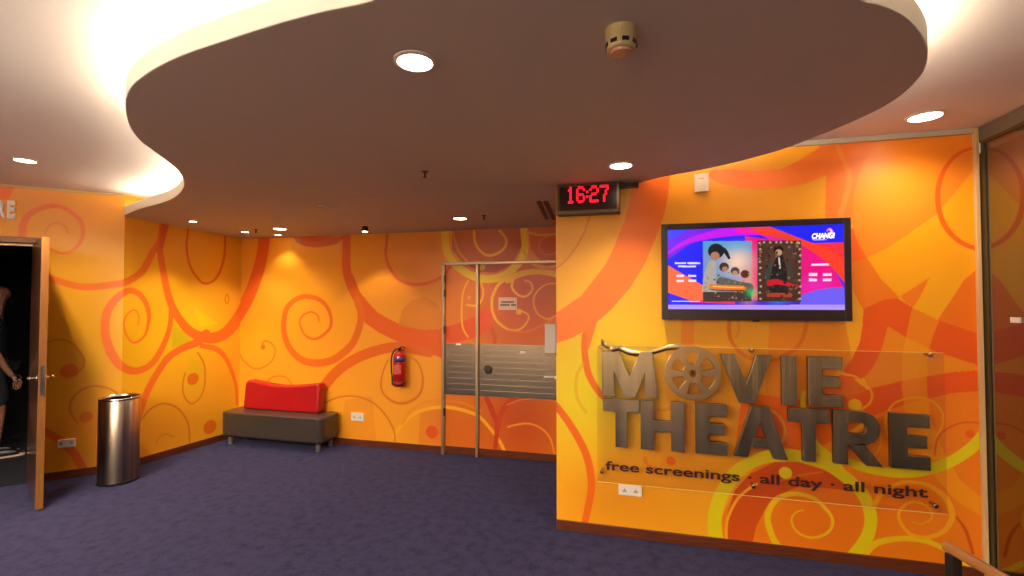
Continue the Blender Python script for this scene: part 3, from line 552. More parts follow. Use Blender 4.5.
# ------------------------------------------------------------------ back door in the far wall
def bx_on_y(px0, py0, px1, py1, Y, d0, d1):
    a = on_y(px0, py0, Y); b = on_y(px1, py1, Y); return B(min(a.x, b.x), Y - d1, min(a.z, b.z), max(a.x, b.x), Y - d0, max(a.z, b.z))
x444 = on_y(444.5, 400, YF).x; x478 = on_y(478.5, 400, YF).x; xDR = .35; zH = on_y(470, 265, YF).z
dr = empty('door_2', ((x444 + xDR) / 2, YF, 0), 0, 'x', 'x'); dr['kind'] = 'structure'; del dr['label']; del dr['category']
fit(link('frame_post', B(x444 - .017, YF - .05, 0, x444 + .017, YF - .001, zH + .02), M_ALU, bevel=.003), dr)
fit(link('frame_post', B(x478 - .015, YF - .055, 0, x478 + .015, YF - .001, zH), M_ALU, bevel=.003), dr)
fit(link('frame_header', B(x444 - .017, YF - .05, zH, xDR, YF - .001, zH + .028), M_ALU, bevel=.003), dr)
u = lambda x: x - PD.o.x
la = painted_grid('side_panel', PD, u(x444 + .018), u(x478 - .016), .02, zH - .005, .006, (246, 136, 14), BACK, M_MURAL, .018, aa=.006); fit(la, dr)
lb_ = painted_grid('door_panel', PD, u(x478 + .016), u(xDR), .02, zH - .005, .006, (246, 136, 14), BACK, M_MURAL, .018, aa=.006); fit(lb_, dr)
fit(link('door_rail', B(x444 + .024, YF - .03, .02, xDR, YF - .0215, .085), M_WOOD), dr)
zk0, zk1 = on_y(500, 396.5, YF).z, on_y(500, 344, YF).z
for xa, xb in ((x444 + .018, x478 - .016), (x478 + .016, xDR)):
    bm = bmesh.new(); n = 9; hh = (zk1 - zk0) / n
    for i in range(n): box(bm, xa, YF - .032, zk0 + i * hh + .004, xb, YF - .021, zk0 + (i + 1) * hh - .002)
    box(bm, xa, YF - .026, zk0, xb, YF - .0205, zk1)
    fit(link('kick_plate', bm, M_STEELH), dr)
for zz in (1.78, 1.63, 1.25, .4):
    fit(link('hinge', L([(.011, 0), (.011, .08)], (x444 + .02, YF - .056, zz), 12), mat('hinge_dark', (90, 64, 44), .4, .8)), dr)
p = on_y(489, 369, YF); bm = L([(.045, 0), (.045, .006), (.03, .012), (.018, .012)], n=24, M=Matrix.Translation((p.x, YF - .032, p.z)) @ Matrix.Rotation(math.pi / 2, 4, 'X'))
fit(link('door_lock', bm, mat('dark_steel', (74, 66, 56), .35, 1.)), dr)
bm = bx_on_y(544, 376.2, 560, 377.8, YF - .06, 0, .014); p = on_y(556, 377, YF)
box(bm, p.x - .005, YF - .065, p.z - .01, p.x + .012, YF - .032, p.z + .01)
fit(link('door_handle', bm, mat('bright_metal', (225, 215, 205), .3, .6)), dr)
tag(link('notice', bx_on_y(498.5, 297.3, 517, 310, YF - .0215, 0, .003), mat('pink_paper', (232, 190, 160), .6)), 'small pale notice with two lines of print on the orange back door', 'notice')
nt = bpy.data.objects['notice']
for a, b, c, d in ((501, 301.2, 514, 302.8), (500, 304.1, 509.5, 305.9), (511, 304.1, 516, 305.9)):
    o = link('print_line', bx_on_y(a, b, c, d, YF - .0246, 0, .0006), mat('print_grey', (120, 90, 66), .6)); o.parent = nt
for i, (x, y) in enumerate(((458.5, 344.2), (523, 352.3))):
    tag(link('door_sticker', bx_on_y(x - 2.6, y - 1.3, x + 2.6, y + 1.3, YF - .0325, 0, .002), M_WHITE), ('small white sticker at the top left of the steel door band', 'small white sticker at the upper right of the steel door band')[i], 'sticker')
cr = tag(link('card_reader', bx_on_y(545.5, 323.8, 556.8, 353, YF - .033, 0, .045), M_WHITE, bevel=.006), 'tall white wall box beside the steel band at the corner of the sign wall', 'access box')
o = link('cover_lip', bx_on_y(546.5, 353, 556, 355, YF - .033, 0, .055), mat('lip', (205, 170, 130), .4)); o.parent = cr

# ------------------------------------------------------------------ television
def tvp(px, py, d=.07): return on_y(px, py, YN - d)
TX0, TX1, TZ0, TZ1 = tvp(661.6, 270).x, tvp(851.5, 270).x, (tvp(661.4, 318.5).z + tvp(850, 322).z) / 2, (tvp(661.4, 223.7).z + tvp(852.5, 218).z) / 2
tv = empty('television', ((TX0 + TX1) / 2, YN, TZ0), 0, 'flat screen television in a dark frame on the orange wall above the metal sign', 'television')
bw = .039
bm = bmesh.new(); box(bm, TX0, YN - .075, TZ0, TX0 + bw, YN - .03, TZ1); box(bm, TX1 - bw, YN - .075, TZ0, TX1, YN - .03, TZ1)
box(bm, TX0 + bw, YN - .075, TZ1 - bw, TX1 - bw, YN - .03, TZ1); box(bm, TX0 + bw, YN - .075, TZ0, TX1 - bw, YN - .03, TZ0 + bw + .028)
fit(link('bezel', bm, M_BEZEL, bevel=.003), tv)
fit(link('back_housing', B(TX0 + .02, YN - .062, TZ0 + .02, TX1 - .02, YN - .006, TZ1 - .02), M_BLACK, bevel=.01), tv)
PS = Plane((TX0 + bw, YN - .07, 0), (1, 0, 0))
BLU = (20, 30, 245)
def tb(c, x0, y0, x1, y1, a=1): return ('p', c, [(x0, y0), (x1, y0), (x1, y1), (x0, y1)], a)
SC = [
 ('p', (120, 20, 240), [(664, 262), (690, 244), (720, 234), (760, 230), (780, 232), (760, 224), (664, 220)]),
 ('p', (60, 60, 250), [(664, 240), (664, 225), (710, 225), (690, 229), (672, 240)]),
 ('s', (200, 10, 235), [2, 5, 8, 11, 12], [(664, 256), (684, 243), (706, 236), (735, 231), (765, 230)]),
 ('s', (250, 10, 180), [10, 12, 16, 24, 34], [(740, 229), (762, 230), (782, 240), (800, 254), (812, 278)]),
 ('p', (240, 0, 130), [(745, 236), (800, 244), (830, 262), (845, 290), (800, 297), (790, 312), (745, 312)]),
 ('b', (235, 30, 190), (815, 285), 20, 8, .7),
 ('p', (255, 60, 36), [(771, 227), (789, 234), (812, 243), (846, 242.5), (846, 285), (836, 272), (822, 258), (805, 247), (785, 239), (760, 234), (750, 228)]),
 ('p', (255, 30, 60), [(812, 243), (846, 242.5), (846, 262), (830, 250)], .7),
 ('p', (108, 92, 245), [(801.7, 295), (816, 290), (830, 288), (846, 287), (846, 306), (798, 306)]),
 ('p', (250, 108, 62), [(666, 264), (676, 270), (703, 285.4), (712, 302), (689, 300), (666, 292)]),
 ('s', (240, 40, 90), 3, [(690, 301), (715, 302), (735, 303)]),
 ('p', (70, 20, 200), [(735, 300), (800, 300), (800, 306), (735, 306)]), ('b', (20, 120, 240), (778, 301), 10, 4, .8),
 tb((178, 150, 252), 660, 304.8, 850, 310.5), tb((60, 20, 150), 660, 310.5, 850, 318),
 # left poster: plain generic adventure picture
 tb((120, 150, 190), 703, 241, 751.5, 301.5), tb((70, 160, 205), 703, 241, 751.5, 252, .8), ('b', (255, 214, 180), (738, 262), 14, 12, .9), ('b', (240, 150, 120), (748, 285), 8, 20, .8),
 ('d', (20, 26, 34), (716, 251), 7.5), ('s', (20, 26, 34), [6, 5, 3], [(714, 247), (724, 250), (729, 258)]), ('d', (176, 120, 88), (715, 256), 4.2), ('s', (170, 166, 156), [9, 13, 15], [(712, 264), (710, 276), (709, 290)]),
 ('d', (70, 44, 36), (724, 267), 4.5), ('d', (180, 126, 96), (725, 269), 2.6), ('d', (80, 60, 50), (735, 271), 4), ('d', (190, 140, 110), (735, 273), 2.4), ('d', (96, 40, 26), (745, 274), 4), ('s', (96, 92, 84), 12, [(722, 282), (736, 286), (748, 288)]),
 tb((60, 48, 44), 703, 292, 751.5, 301.5), ('s', (236, 120, 34), 4.5, [(711, 286), (724, 287), (744, 287.5)]), ('s', (110, 40, 20), 1.4, [(711, 289.5), (724, 290.5), (744, 290.5)]), ('b', (20, 200, 110), (752, 293), 5, 4, .8),
 # right poster: plain generic dark picture
 tb((64, 40, 32), 757.5, 240.5, 801, 301.5), ('b', (90, 60, 46), (779, 262), 18, 22, .8), ('s', (24, 22, 28), [8, 16, 20], [(780, 258), (779, 272), (778, 290)]), ('d', (20, 14, 14), (778.5, 250), 4.4), ('d', (196, 146, 116), (778.6, 252.5), 3.1),
 ('s', (220, 200, 180), 1.6, [(779, 258), (780, 268)]), ('s', (46, 66, 64), 3.5, [(770, 266), (767, 278), (772, 285)]), ('s', (46, 66, 64), 3, [(788, 266), (791, 276)]),
 ('s', (200, 24, 34), [7, 6, 2], [(770, 283), (778, 282), (798, 287)]), ('s', (170, 60, 34), 5, [(769, 295), (790, 295)]),
] + [('d', (190, 160, 120), (x + (i * 37 % 5) / 3, y), 1.1) for i, (x, y) in enumerate([(759.5, 243 + 6.2 * k) for k in range(10)] + [(799, 243 + 6.2 * k) for k in range(10)] + [(764 + 5.5 * k, 242.3) for k in range(7)])]
WT = (245, 235, 255)
for x0, y0, x1, y1 in ((675, 262.3, 686, 264), (687.5, 262.3, 700, 264), (678, 265.6, 696, 267.2), (676.5, 274.8, 684, 277), (688.5, 274.8, 696, 277), (676.5, 279.6, 684, 282), (688.5, 279.6, 696, 282),
                       (672, 301, 700, 301.8), (811.5, 263.6, 829, 265.6), (809, 273.2, 817, 275.8), (823, 273.2, 831.5, 275.8), (809, 278.6, 817, 281.2), (823, 278.6, 831.5, 281.2), (812, 239.4, 827, 240.1)):
    SC.append(tb(WT, x0, y0, x1, y1, .9))
SC += [('s', (250, 120, 200), [1.2, 2.4, 1], [(827, 231), (830, 229), (834, 233.5)]), ('s', (255, 240, 255), [1, 1.6, .6], [(829, 233.5), (831.5, 231.5), (830, 229.6)])]
rnd = random.Random(4)
for k in range(90):
    x, y = rnd.uniform(759, 799), rnd.uniform(242, 300)
    SC.insert(-40, ('d', rnd.choice(((96, 60, 40), (44, 26, 22), (130, 96, 70), (60, 40, 34), (84, 30, 26))), (x, y), rnd.uniform(.5, 1.5)))
for k in range(60):
    x, y = rnd.uniform(704, 750), rnd.uniform(272, 300)
    SC.append(('d', rnd.choice(((90, 70, 54), (60, 46, 40), (170, 130, 96), (120, 110, 100), (200, 110, 50))), (x, y), rnd.uniform(.4, 1.1)))
SC += [('s', (232, 120, 34), 3.6, [(711, 287), (724, 288), (744, 288.5)]), ('s', (255, 200, 90), 1, [(712, 286.2), (724, 287), (743, 287.6)])]
scr = painted_grid('screen', PS, 0, TX1 - TX0 - 2 * bw, TZ0 + bw + .028, TZ1 - bw, .0025, BLU, SC, M_SCREEN, .006, aa=.003)
fit(scr, tv)
a = tvp(811.5, 238.6); b = tvp(834, 238.6)
o = link('screen_text', text_bm('CHANGI', (tvp(820, 233.3).z - a.z) / .70, .0006, .0018, lambda x, y, z: Vector((a.x + x + y * .15, YN - .0708 + z, a.z + y)), width=b.x - a.x), mat('screen_white', (250, 245, 255), .4, emit=(250, 240, 255), estr=.7)); fit(o, tv); o.parent = scr
p = tvp(756, 320); fit(link('sensor', B(p.x - .02, YN - .078, TZ0 - .008, p.x + .02, YN - .06, TZ0 + .002), M_BLACK), tv)

# ------------------------------------------------------------------ acrylic sign MOVIE THEATRE
YP = YN - .045; YL = YP - .006
sgn = empty('movie_theatre_sign', (on_y(770, 420, YP).x, YN, on_y(770, 510, YP).z), 0, 'clear acrylic sign with brushed metal MOVIE THEATRE letters mounted on the swirled orange wall', 'sign')
pa = on_y(597, 345, YP); pb = on_y(947, 514, YP)
PX0, PX1, PZ0, PZ1 = pa.x, pb.x, pb.z, pa.z
fit(link('acrylic_panel', B(PX0, YP - .005, PZ0, PX1, YP, PZ1), M_ACR), sgn)
for za, zb2 in ((PZ0 - .003, PZ0), (PZ1, PZ1 + .0025)): fit(link('edge_highlight', B(PX0, YP - .005, za, PX1, YP, zb2), mat('painted_edge_glint', (246, 206, 120), .25)), sgn)  # pale strips: the highlight along the acrylic edges put into colour
YFc = YL - .035
def lx(px, py): return on_y(px, py, YFc).x
def lzz(px, py): return on_y(px, py, YFc).z
R1T, R1B = (lzz(602, 353) + lzz(843, 355)) / 2, (lzz(602, 398) + lzz(843, 405.5)) / 2
R2T, R2B = (lzz(620, 400) + lzz(920, 414)) / 2, (lzz(620, 448) + lzz(920, 469.5)) / 2
def letter(polys, x0, x1, z0, z1, name='letter'):
    bm = bmesh.new()
    for p_ in polys: prism(bm, [(x0 + a * (x1 - x0), z0 + b * (z1 - z0)) for a, b in p_], YFc, YL - .0005, lambda x, y, d: Vector((x, d, y)))
    bmesh.ops.recalc_face_normals(bm, faces=bm.faces)
    o = link(name, bm, M_LETTER, bevel=.0015); o.data.materials.append(M_LETSIDE)
    for f in o.data.polygons:
        if abs(f.normal.y) < .7: f.material_index = 1
    fit(o, sgn); return o
Ep = [[(0, 0), (1, 0), (1, .24), (.42, .24), (.42, .39), (.92, .39), (.92, .61), (.42, .61), (.42, .76), (1, .76), (1, 1), (0, 1)]]
Tp = [[(.34, 0), (.66, 0), (.66, .74), (1, .74), (1, 1), (0, 1), (0, .74), (.34, .74)]]
Hp = [[(0, 0), (.31, 0), (.31, .38), (.70, .38), (.70, 0), (1, 0), (1, 1), (.70, 1), (.70, .60), (.31, .60), (.31, 1), (0, 1)]]
Mp = [[(0, 0), (.24, 0), (.22, .55), (.42, .0), (.62, .0), (.80, .55), (.80, 0), (1.04, 0), (.94, 1), (.72, 1), (.52, .45), (.32, 1), (0, 1)]]
Vp = [[(.37, 0), (.66, 0), (1, 1), (.70, 1), (.51, .38), (.29, 1), (0, 1)]]
Ap = [[(0, 0), (.24, 0), (.31, .17), (.69, .17), (.76, 0), (1, 0), (.66, 1), (.33, 1), (.20, .6), (.36, .38), (.50, .70), (.64, .38), (.36, .38), (.20, .6)]]
def arcp(cx, cz, rx, rz, a0, a1, n=10): return [(cx + rx * math.cos(math.radians(a0 + (a1 - a0) * i / n)), cz + rz * math.sin(math.radians(a0 + (a1 - a0) * i / n))) for i in range(n + 1)]
letter(Mp, lx(602, 375), lx(656, 375), R1B, R1T)
letter(Vp, lx(720, 360), lx(772, 360), R1B, R1T)
letter([[(0, 0), (1, 0), (1, 1), (0, 1)]], lx(782, 380), lx(797, 380), R1B, R1T)
letter(Ep, lx(808.5, 380), lx(843, 380), R1B, R1T)
letter(Tp, lx(603, 404), lx(639.5, 404), R2B, R2T)
letter(Hp, lx(640.6, 425), lx(684.5, 425), R2B, R2T)
letter(Ep, lx(695.5, 430), lx(727, 430), R2B, R2T)
# A with its triangular hole: two legs, bar and apex joined in one mesh
letter([[(0, 0), (.26, 0), (.50, .70), (.50, 1), (.34, 1)], [(1, 0), (.66, 1), (.50, 1), (.50, .70), (.74, 0)], [(.325, .19), (.675, .19), (.61, .38), (.39, .38)]], lx(734, 450), lx(788, 450), R2B, R2T)
letter(Tp, lx(788.6, 416), lx(829.5, 416), R2B, R2T)
# R
letter([[(0, 0), (.29, 0), (.29, 1), (0, 1)],
        [(.29, 1), (.60, 1)] + arcp(.60, .69, .36, .31, 90, -90) + [(.29, .38), (.29, .58), (.55, .58)] + arcp(.55, .69, .13, .11, -90, 90) + [(.29, .80)],
        [(.30, .38), (.66, .0), (1.0, .0), (.62, .42)]], lx(834, 440), lx(883, 440), R2B, R2T)
letter(Ep, lx(891, 440), lx(930.5, 440), R2B, R2T)
# film reel with six windows
rc_ = on_y(692.7, 373.3, YFc); RR = (lx(721.2, 373) - lx(664.2, 373)) / 2
bm = bmesh.new(); NS = 72
def ringpt(r, a, y): return bm.verts.new((rc_.x + r * math.cos(a), y, rc_.z + r * math.sin(a)))
radii = [.14, .28, .36, .78, 1.0]
for y in (YFc - .004, YL - .012):
    G = [[ringpt(RR * r, 2 * math.pi * i / NS, y) for i in range(NS)] for r in radii]
    if y < YL - .02: GF = G
    else: GB = G
def solid(k, i):
    if k in (0, 1, 3): return True
    a = ((i + .5) / NS * 360 - 30 + 30) % 60; return not (15 < a < 50) if k == 2 else True
for k in range(4):
    for i in range(NS):
        if not solid(k, i): continue
        j = (i + 1) % NS
        bm.faces.new((GF[k][i], GF[k][j], GF[k + 1][j], GF[k + 1][i])); bm.faces.new((GB[k][i], GB[k + 1][i], GB[k + 1][j], GB[k][j]))
        if k == 2:
            if not solid(2, (i - 1) % NS): bm.faces.new((GF[2][i], GF[3][i], GB[3][i], GB[2][i]))
            if not solid(2, j): bm.faces.new((GF[2][j], GB[2][j], GB[3][j], GF[3][j]))
        if k == 1 and not solid(2, i): bm.faces.new((GF[2][i], GB[2][i], GB[2][j], GF[2][j]))
        if k == 3 and not solid(2, i): bm.faces.new((GF[3][j], GB[3][j], GB[3][i], GF[3][i]))
    
for i in range(NS):
    j = (i + 1) % NS; bm.faces.new((GF[4][i], GF[4][j], GB[4][j], GB[4][i])); bm.faces.new((GF[0][j], GF[0][i], GB[0][i], GB[0][j]))
reel = fit(link('film_reel', bm, mat('reel_steel', (184, 158, 116), .3, 1., noise=.10, nscale=3), bevel=.0015), sgn)
o = fit(link('hub', L([(.013, 0), (.013, .03), (.008, .034)], n=20, M=Matrix.Translation((rc_.x, YL, rc_.z)) @ Matrix.Rotation(math.pi / 2, 4, 'X')), mat('bronze', (120, 84, 50), .35, 1.)), sgn); o.parent = reel
# film strip ribbon curling from the top left fixing to the reel
rp = [(601, 341, .0), (605, 345, .01), (612, 349, -.02), (620, 349, .02), (630, 353, .01), (645, 354, .0), (658, 351, .0), (670, 347.5, .0), (684, 347.5, .0)]
pts = crom([(lx(x, y), YFc + .012 + d, lzz(x, y)) for x, y, d in rp], 6); bm = bmesh.new(); hw = .019
rows = []
for i, q in enumerate(pts):
    q = Vector(q); tw = math.sin(i / len(pts) * math.pi * 2.2) * .5
    dn = Vector((0, math.sin(tw), math.cos(tw))) * hw; th = Vector((0, .0015, 0))
    rows.append([bm.verts.new(q + dn - th), bm.verts.new(q - dn - th), bm.verts.new(q - dn + th), bm.verts.new(q + dn + th)])
for a_, b_ in zip(rows, rows[1:]):
    for k in range(4): bm.faces.new((a_[k], a_[(k + 1) % 4], b_[(k + 1) % 4], b_[k]))
bm.faces.new(rows[0]); bm.faces.new(rows[-1][::-1])
fit(link('film_strip', bm, mat('ribbon_steel', (190, 164, 124), .36, 1.), smooth=True), sgn)
for x, y in ((601, 338.5), (751, 339.5), (929.5, 344), (602, 471.5), (753, 486), (935, 505.5)):
    p = on_y(x, y, YP); p.z = min(max(p.z, PZ0 + .03), PZ1 - .012); p.x = min(max(p.x, PX0 + .015), PX1 - .03)
    bm = L([(.009, 0), (.009, .040), (.013, .040), (.013, .058), (.009, .062)], n=18, M=Matrix.Translation((p.x, YN - .0005, p.z)) @ Matrix.Rotation(math.pi / 2, 4, 'X'))
    fit(link('standoff', bm, mat('chrome2', (190, 160, 130), .25, 1.)), sgn)
# tagline
ta = on_y(605.5, 470, YL); tb_ = on_y(928, 497, YL)
tbm = text_bm('free screenings · all day · all night', .083, .0008, .0018, lambda x, y, z: Vector((ta.x + x, YL - .0001 + z, (ta.z + tb_.z) / 2 + y)), width=tb_.x - ta.x)
isl, seen = [], set()
for v in tbm.verts:
    if v in seen: continue
    st, grp = [v], []; seen.add(v)
    while st:
        q = st.pop(); grp.append(q)
        for e_ in q.link_edges:
            o_ = e_.other_vert(q)
            if o_ not in seen: seen.add(o_); st.append(o_)
    isl.append((min(q.co.x for q in grp), max(q.co.x for q in grp), [(q.index, q.co.copy()) for q in grp]))
isl.sort(key=lambda t: t[0]); tbm.verts.index_update()
words, last = [], -9
for x0_, x1_, g in isl:
    if x0_ - last > .016: words.append([])
    words[-1].append((x0_, x1_)); last = max(last, x1_)
for wd in words:
    xa, xb = min(t[0] for t in wd) - .001, max(t[1] for t in wd) + .001
    b2 = tbm.copy(); bmesh.ops.delete(b2, geom=[v for v in b2.verts if not (xa <= v.co.x <= xb)], context='VERTS')
    fit(link('tagline_word', b2, M_TEXT), sgn)
tbm.free()

# ------------------------------------------------------------------ small wall fittings
def wallbox(name, px0, py0, px1, py1, Y, depth, label, cat, group=None, m=M_WHITE):
    a = on_y(px0, py0, Y - depth); b = on_y(px1, py1, Y - depth)
    return tag(link(name, B(a.x, Y - depth, b.z, b.x, Y - .0005, a.z), m, bevel=.003), label, cat, group), a, b
o, a, b = wallbox('wall_sensor', 694.5, 174, 709, 191, YN, .03, 'small white square box high on the orange wall above the television', 'wall sensor')
q = link('sensor_slot', B(a.x + .03, YN - .0312, a.z - .035, b.x - .03, YN - .0298, a.z - .028), mat('slot_grey', (190, 165, 140), .5)); q.parent = o
def outlet_parts(o, f, w_, h_):       # two sockets with a pin hole cluster each, placed by f(x, z) -> 3D (front face)
    for k in (-1, 1):
        c = f(k * w_ * .24, 0); bm = bmesh.new()
        prism(bm, [(0, .018), (-.004, .006), (-.012, 0), (-.012, -.012), (.012, -.012), (.012, 0), (.004, .006)], -.0008, .001, lambda x, y, d: Vector((c.x + x, c.y + d, c.z + y)))
        q = link('socket', bm, mat('socket_grey', (178, 160, 140), .5)); q.parent = o
for px0, py0, px1, py1, Y, lab in ((618.5, 484.5, 642, 497, YN, 'white double socket low on the sign wall under the tagline'), (351, 412.5, 363.5, 421.5, YF, 'white double socket on the back wall right of the bench')):
    o, a, b = wallbox('wall_outlet', px0, py0, px1, py1, Y, .014, lab, 'power outlet', None)
    cx_, cz_ = (a.x + b.x) / 2, (a.z + b.z) / 2
    outlet_parts(o, lambda x, z: Vector((cx_ + x, Y - .0146, cz_ + z)), b.x - a.x, 0)
u0_, z0_ = PA.uv(58, 448); u1_, z1_ = PA.uv(75.5, 438)
o = tag(link('wall_outlet', along(PA, u0_, u1_, z0_, z1_, .0005, .014), M_WHITE, bevel=.003), 'white double socket low on the wall between the open door and the bin', 'power outlet')
outu = (u0_ + u1_) / 2
for k in (-1, 1):
    q = link('socket', along(PA, outu + k * .035 - .011, outu + k * .035 + .011, (z0_ + z1_) / 2 - .013, (z0_ + z1_) / 2 + .015, .0135, .0150), mat('socket_grey', (178, 160, 140), .5)); q.parent = o

# ------------------------------------------------------------------ LED clock
ca = on_y(556.5, 184, YN - .09); cb = on_y(620, 211.5, YN - .09)
cl = empty('digital_clock', ((ca.x + cb.x) / 2, YN, cb.z), 0, 'black wall clock with glowing red digits under the dropped ceiling', 'clock')
CX0, CX1, CZ0, CZ1 = ca.x, cb.x, cb.z - .004, min(ca.z, 2.392)
fit(link('housing', B(CX0, YN - .085, CZ0, CX1, YN - .001, CZ1), mat('clock_bronze', (60, 42, 32), .35, .4), bevel=.004), cl)
bm = bmesh.new(); f = .026
for a in ((CX0, CZ0, CX1, CZ0 + f), (CX0, CZ1 - .012, CX1, CZ1), (CX0, CZ0 + f, CX0 + .02, CZ1 - .012), (CX1 - f, CZ0 + f, CX1, CZ1 - .012)): box(bm, a[0], YN - .094, a[1], a[2], YN - .085, a[3])
fit(link('bezel', bm, mat('clock_frame', (110, 90, 66), .3, .8), bevel=.003), cl)
dsp = fit(link('display', B(CX0 + .02, YN - .0865, CZ0 + f, CX1 - f, YN - .085, CZ1 - .012), mat('display_dark', (48, 6, 10), .25)), cl)
GL = {'1': ['00100', '01100', '00100', '00100', '00100', '00100', '01110'], '6': ['01110', '10001', '10000', '11110', '10001', '10001', '01110'],
      ':': ['0', '0', '1', '0', '1', '0', '0'], '2': ['01110', '10001', '00001', '01110', '10000', '10000', '11111'], '7': ['11111', '00001', '00010', '00010', '00100', '00100', '00100']}
dx0 = on_y(566.5, 200, YN - .088).x; dx1 = on_y(608.5, 200, YN - .088).x; tot = 5 * 4 + 1 + 4; stp = (dx1 - dx0) / tot
zt = on_y(588, 186, YN - .088).z; zb = on_y(588, 202.5, YN - .088).z; sz = (zt - zb) / 7; cx_ = dx0
for ch in '16:27':
    bm = bmesh.new(); g = GL[ch]
    for r, row in enumerate(g):
        for c_, v in enumerate(row):
            if v == '1': box(bm, cx_ + c_ * stp - .0008, YN - .0885, zt - (r + 1) * sz + .0006, cx_ + (c_ + 1) * stp + .0008, YN - .0866, zt - r * sz - .0006)
    fit(link('digit', bm, M_LED), cl).parent = dsp; cx_ += (len(g[0]) + 1) * stp
fit(link('bracket', B(CX1, YN - .06, 2.365, CX1 + .12, YN - .001, 2.392), M_BLACK), cl)

# ------------------------------------------------------------------ bench
BX0, BX1, BY0, BY1 = -4.44, -3.15, 4.31, 4.655
be = empty('bench', ((BX0 + BX1) / 2, (BY0 + BY1) / 2, 0), 0, 'grey leather bench with a red backrest against the back wall in the corner', 'bench')
def rrect(x0, y0, x1, y1, r, n=6):
    o_ = []
    for cx, cy, a in ((x1 - r, y1 - r, 0), (x0 + r, y1 - r, 90), (x0 + r, y0 + r, 180), (x1 - r, y0 + r, 270)):
        for i in range(n + 1): t = math.radians(a + 90 * i / n); o_.append((cx + r * math.cos(t), cy + r * math.sin(t)))
    return o_
bm = bmesh.new(); prism(bm, rrect(BX0, BY0, BX1, BY1, .07), .105, .365, lambda x, y, d: Vector((x, y, d)))
fit(link('seat', bm, M_GREY, bevel=.016, seg=4), be)
bm = bmesh.new(); prism(bm, rrect(BX0 + .03, BY0 + .03, BX1 - .03, BY1 - .02, .05), .09, .1055, lambda x, y, d: Vector((x, y, d)))
fit(link('base_frame', bm, M_BLACK), be)
bx0, bx1 = on_y(247, 392, 4.56).x, on_y(321.5, 392, 4.56).x
top = [(bx0 + (bx1 - bx0) * t, .685 - .045 * math.sin(math.pi * t) ** 1.3 - (.03 * (1 - abs(2 * t - 1)) * 0) - (.05 * max(0, (abs(2 * t - 1) - .93) / .07) ** 2)) for t in np.linspace(0, 1, 41)]
bm = bmesh.new(); prism(bm, [(bx1, .366), (bx0, .366)] + top[:], 0, 1, lambda x, y, d: Vector((x, (4.50 if d == 0 else 4.62) + (y - .366) * .10, y)))
fit(link('backrest', bm, M_RED, bevel=.022, seg=4), be)
for x in (BX0 + .085, BX1 - .085):
    for y in (BY0 + .07, BY1 - .06):
        fit(link('leg', L([(.022, 0), (.024, .006), (.027, .09)], (x, y, 0), 20), mat('leg_steel', (170, 165, 160), .35, .8), smooth=False), be)

# ------------------------------------------------------------------ bin
bc = Vector((-4.43, 3.245, 0)); br = .148
bn = empty('litter_bin', bc, 0, 'tall cylindrical brushed steel bin standing on the carpet by the corner', 'bin')
prof = [(br, .02), (br, .735), (br - .006, .742), (br - .012, .735), (br - .012, .04)]
bm = bmesh.new(); lathe(bm, prof, bc, 56); fit(link('body', bm, mat('bin_steel', (200, 180, 154), .34, 1., noise=.30, nscale=22, stretch=(1, 1, .01), aniso=.9), smooth=True), bn)  # vertical bands in the colour imitate streaky reflections on the steel
fit(link('base_ring', L([(br - .004, 0), (br + .003, .004), (br + .003, .02), (br - .004, .024)], bc, 56), M_BLACK), bn)
fit(link('rim', L([(br + .002, .725), (br + .004, .735), (br + .002, .745), (br - .002, .745), (br - .002, .725)], bc, 56), mat('chrome', (215, 205, 195), .18, 1.), smooth=True), bn)
fit(link('lid', L([(br - .014, .70), (br - .014, .712), (.08, .716), (.075, .70)], bc, 56), M_STEEL), bn)

# ------------------------------------------------------------------ fire extinguisher
ep = on_y(399.5, 386, YF - .09); ex, ezb = ep.x, ep.z; ezt = on_y(399.5, 351, YF - .09).z; er = .066; eh = ezt - ezb; ey = YF - .09
fe = empty('fire_extinguisher', (ex, ey, ezb), 0, 'red fire extinguisher with black hose hanging on the orange back wall', 'fire extinguisher')
fit(link('cylinder', L([(.02, -.004), (er - .008, 0), (er, .012), (er, eh - .05), (er * .85, eh - .025), (er * .5, eh - .005), (.018, eh)], (ex, ey, ezb), 32), M_EXT, smooth=True), fe)
fit(link('label_band', L([(er + .001, eh * .70), (er + .001, eh * .82)], (ex, ey, ezb), 32), mat('label_blue', (60, 50, 110), .4), smooth=True), fe)
bm = bmesh.new(); n_ = 8; gv = [[bm.verts.new((ex + (er + t) * math.cos(a), ey + (er + t) * math.sin(a), ezb + eh * z)) for a in np.linspace(math.radians(-125), math.radians(-50), n_ + 1)] for t, z in ((.0012, .36), (.0012, .62))]
for i in range(n_): bm.faces.new((gv[0][i], gv[0][i + 1], gv[1][i + 1], gv[1][i]))
fit(link('instruction_label', bm, mat('label_pale', (214, 96, 76), .4, noise=.5, nscale=60)), fe)
fit(link('skirt', L([(er + .001, 0.004), (er + .001, .055)], (ex, ey, ezb), 32), mat('deep_red', (130, 10, 16), .35), smooth=True), fe)
bm = bmesh.new(); zt_ = ezt; box(bm, ex - .012, ey - .012, zt_, ex + .012, ey + .012, zt_ + .035)
tube(bm, [(ex, ey, zt_ + .035), (ex + .03, ey - .005, zt_ + .045), (ex + .07, ey - .01, zt_ + .035)], .007); tube(bm, [(ex, ey, zt_ + .02), (ex + .06, ey - .01, zt_ + .010)], .006)
fit(link('valve_lever', bm, mat('valve_dark', (60, 50, 46), .3, .8)), fe)
hp = crom([(ex - .01, ey, zt_ + .02), (ex - .05, ey - .01, zt_ + .012), (ex - .088, ey - .01, zt_ - .06), (ex - .090, ey - .01, ezb + .16), (ex - .075, ey - .015, ezb + .09), (ex - .068, ey - .02, ezb + .01)], 6)
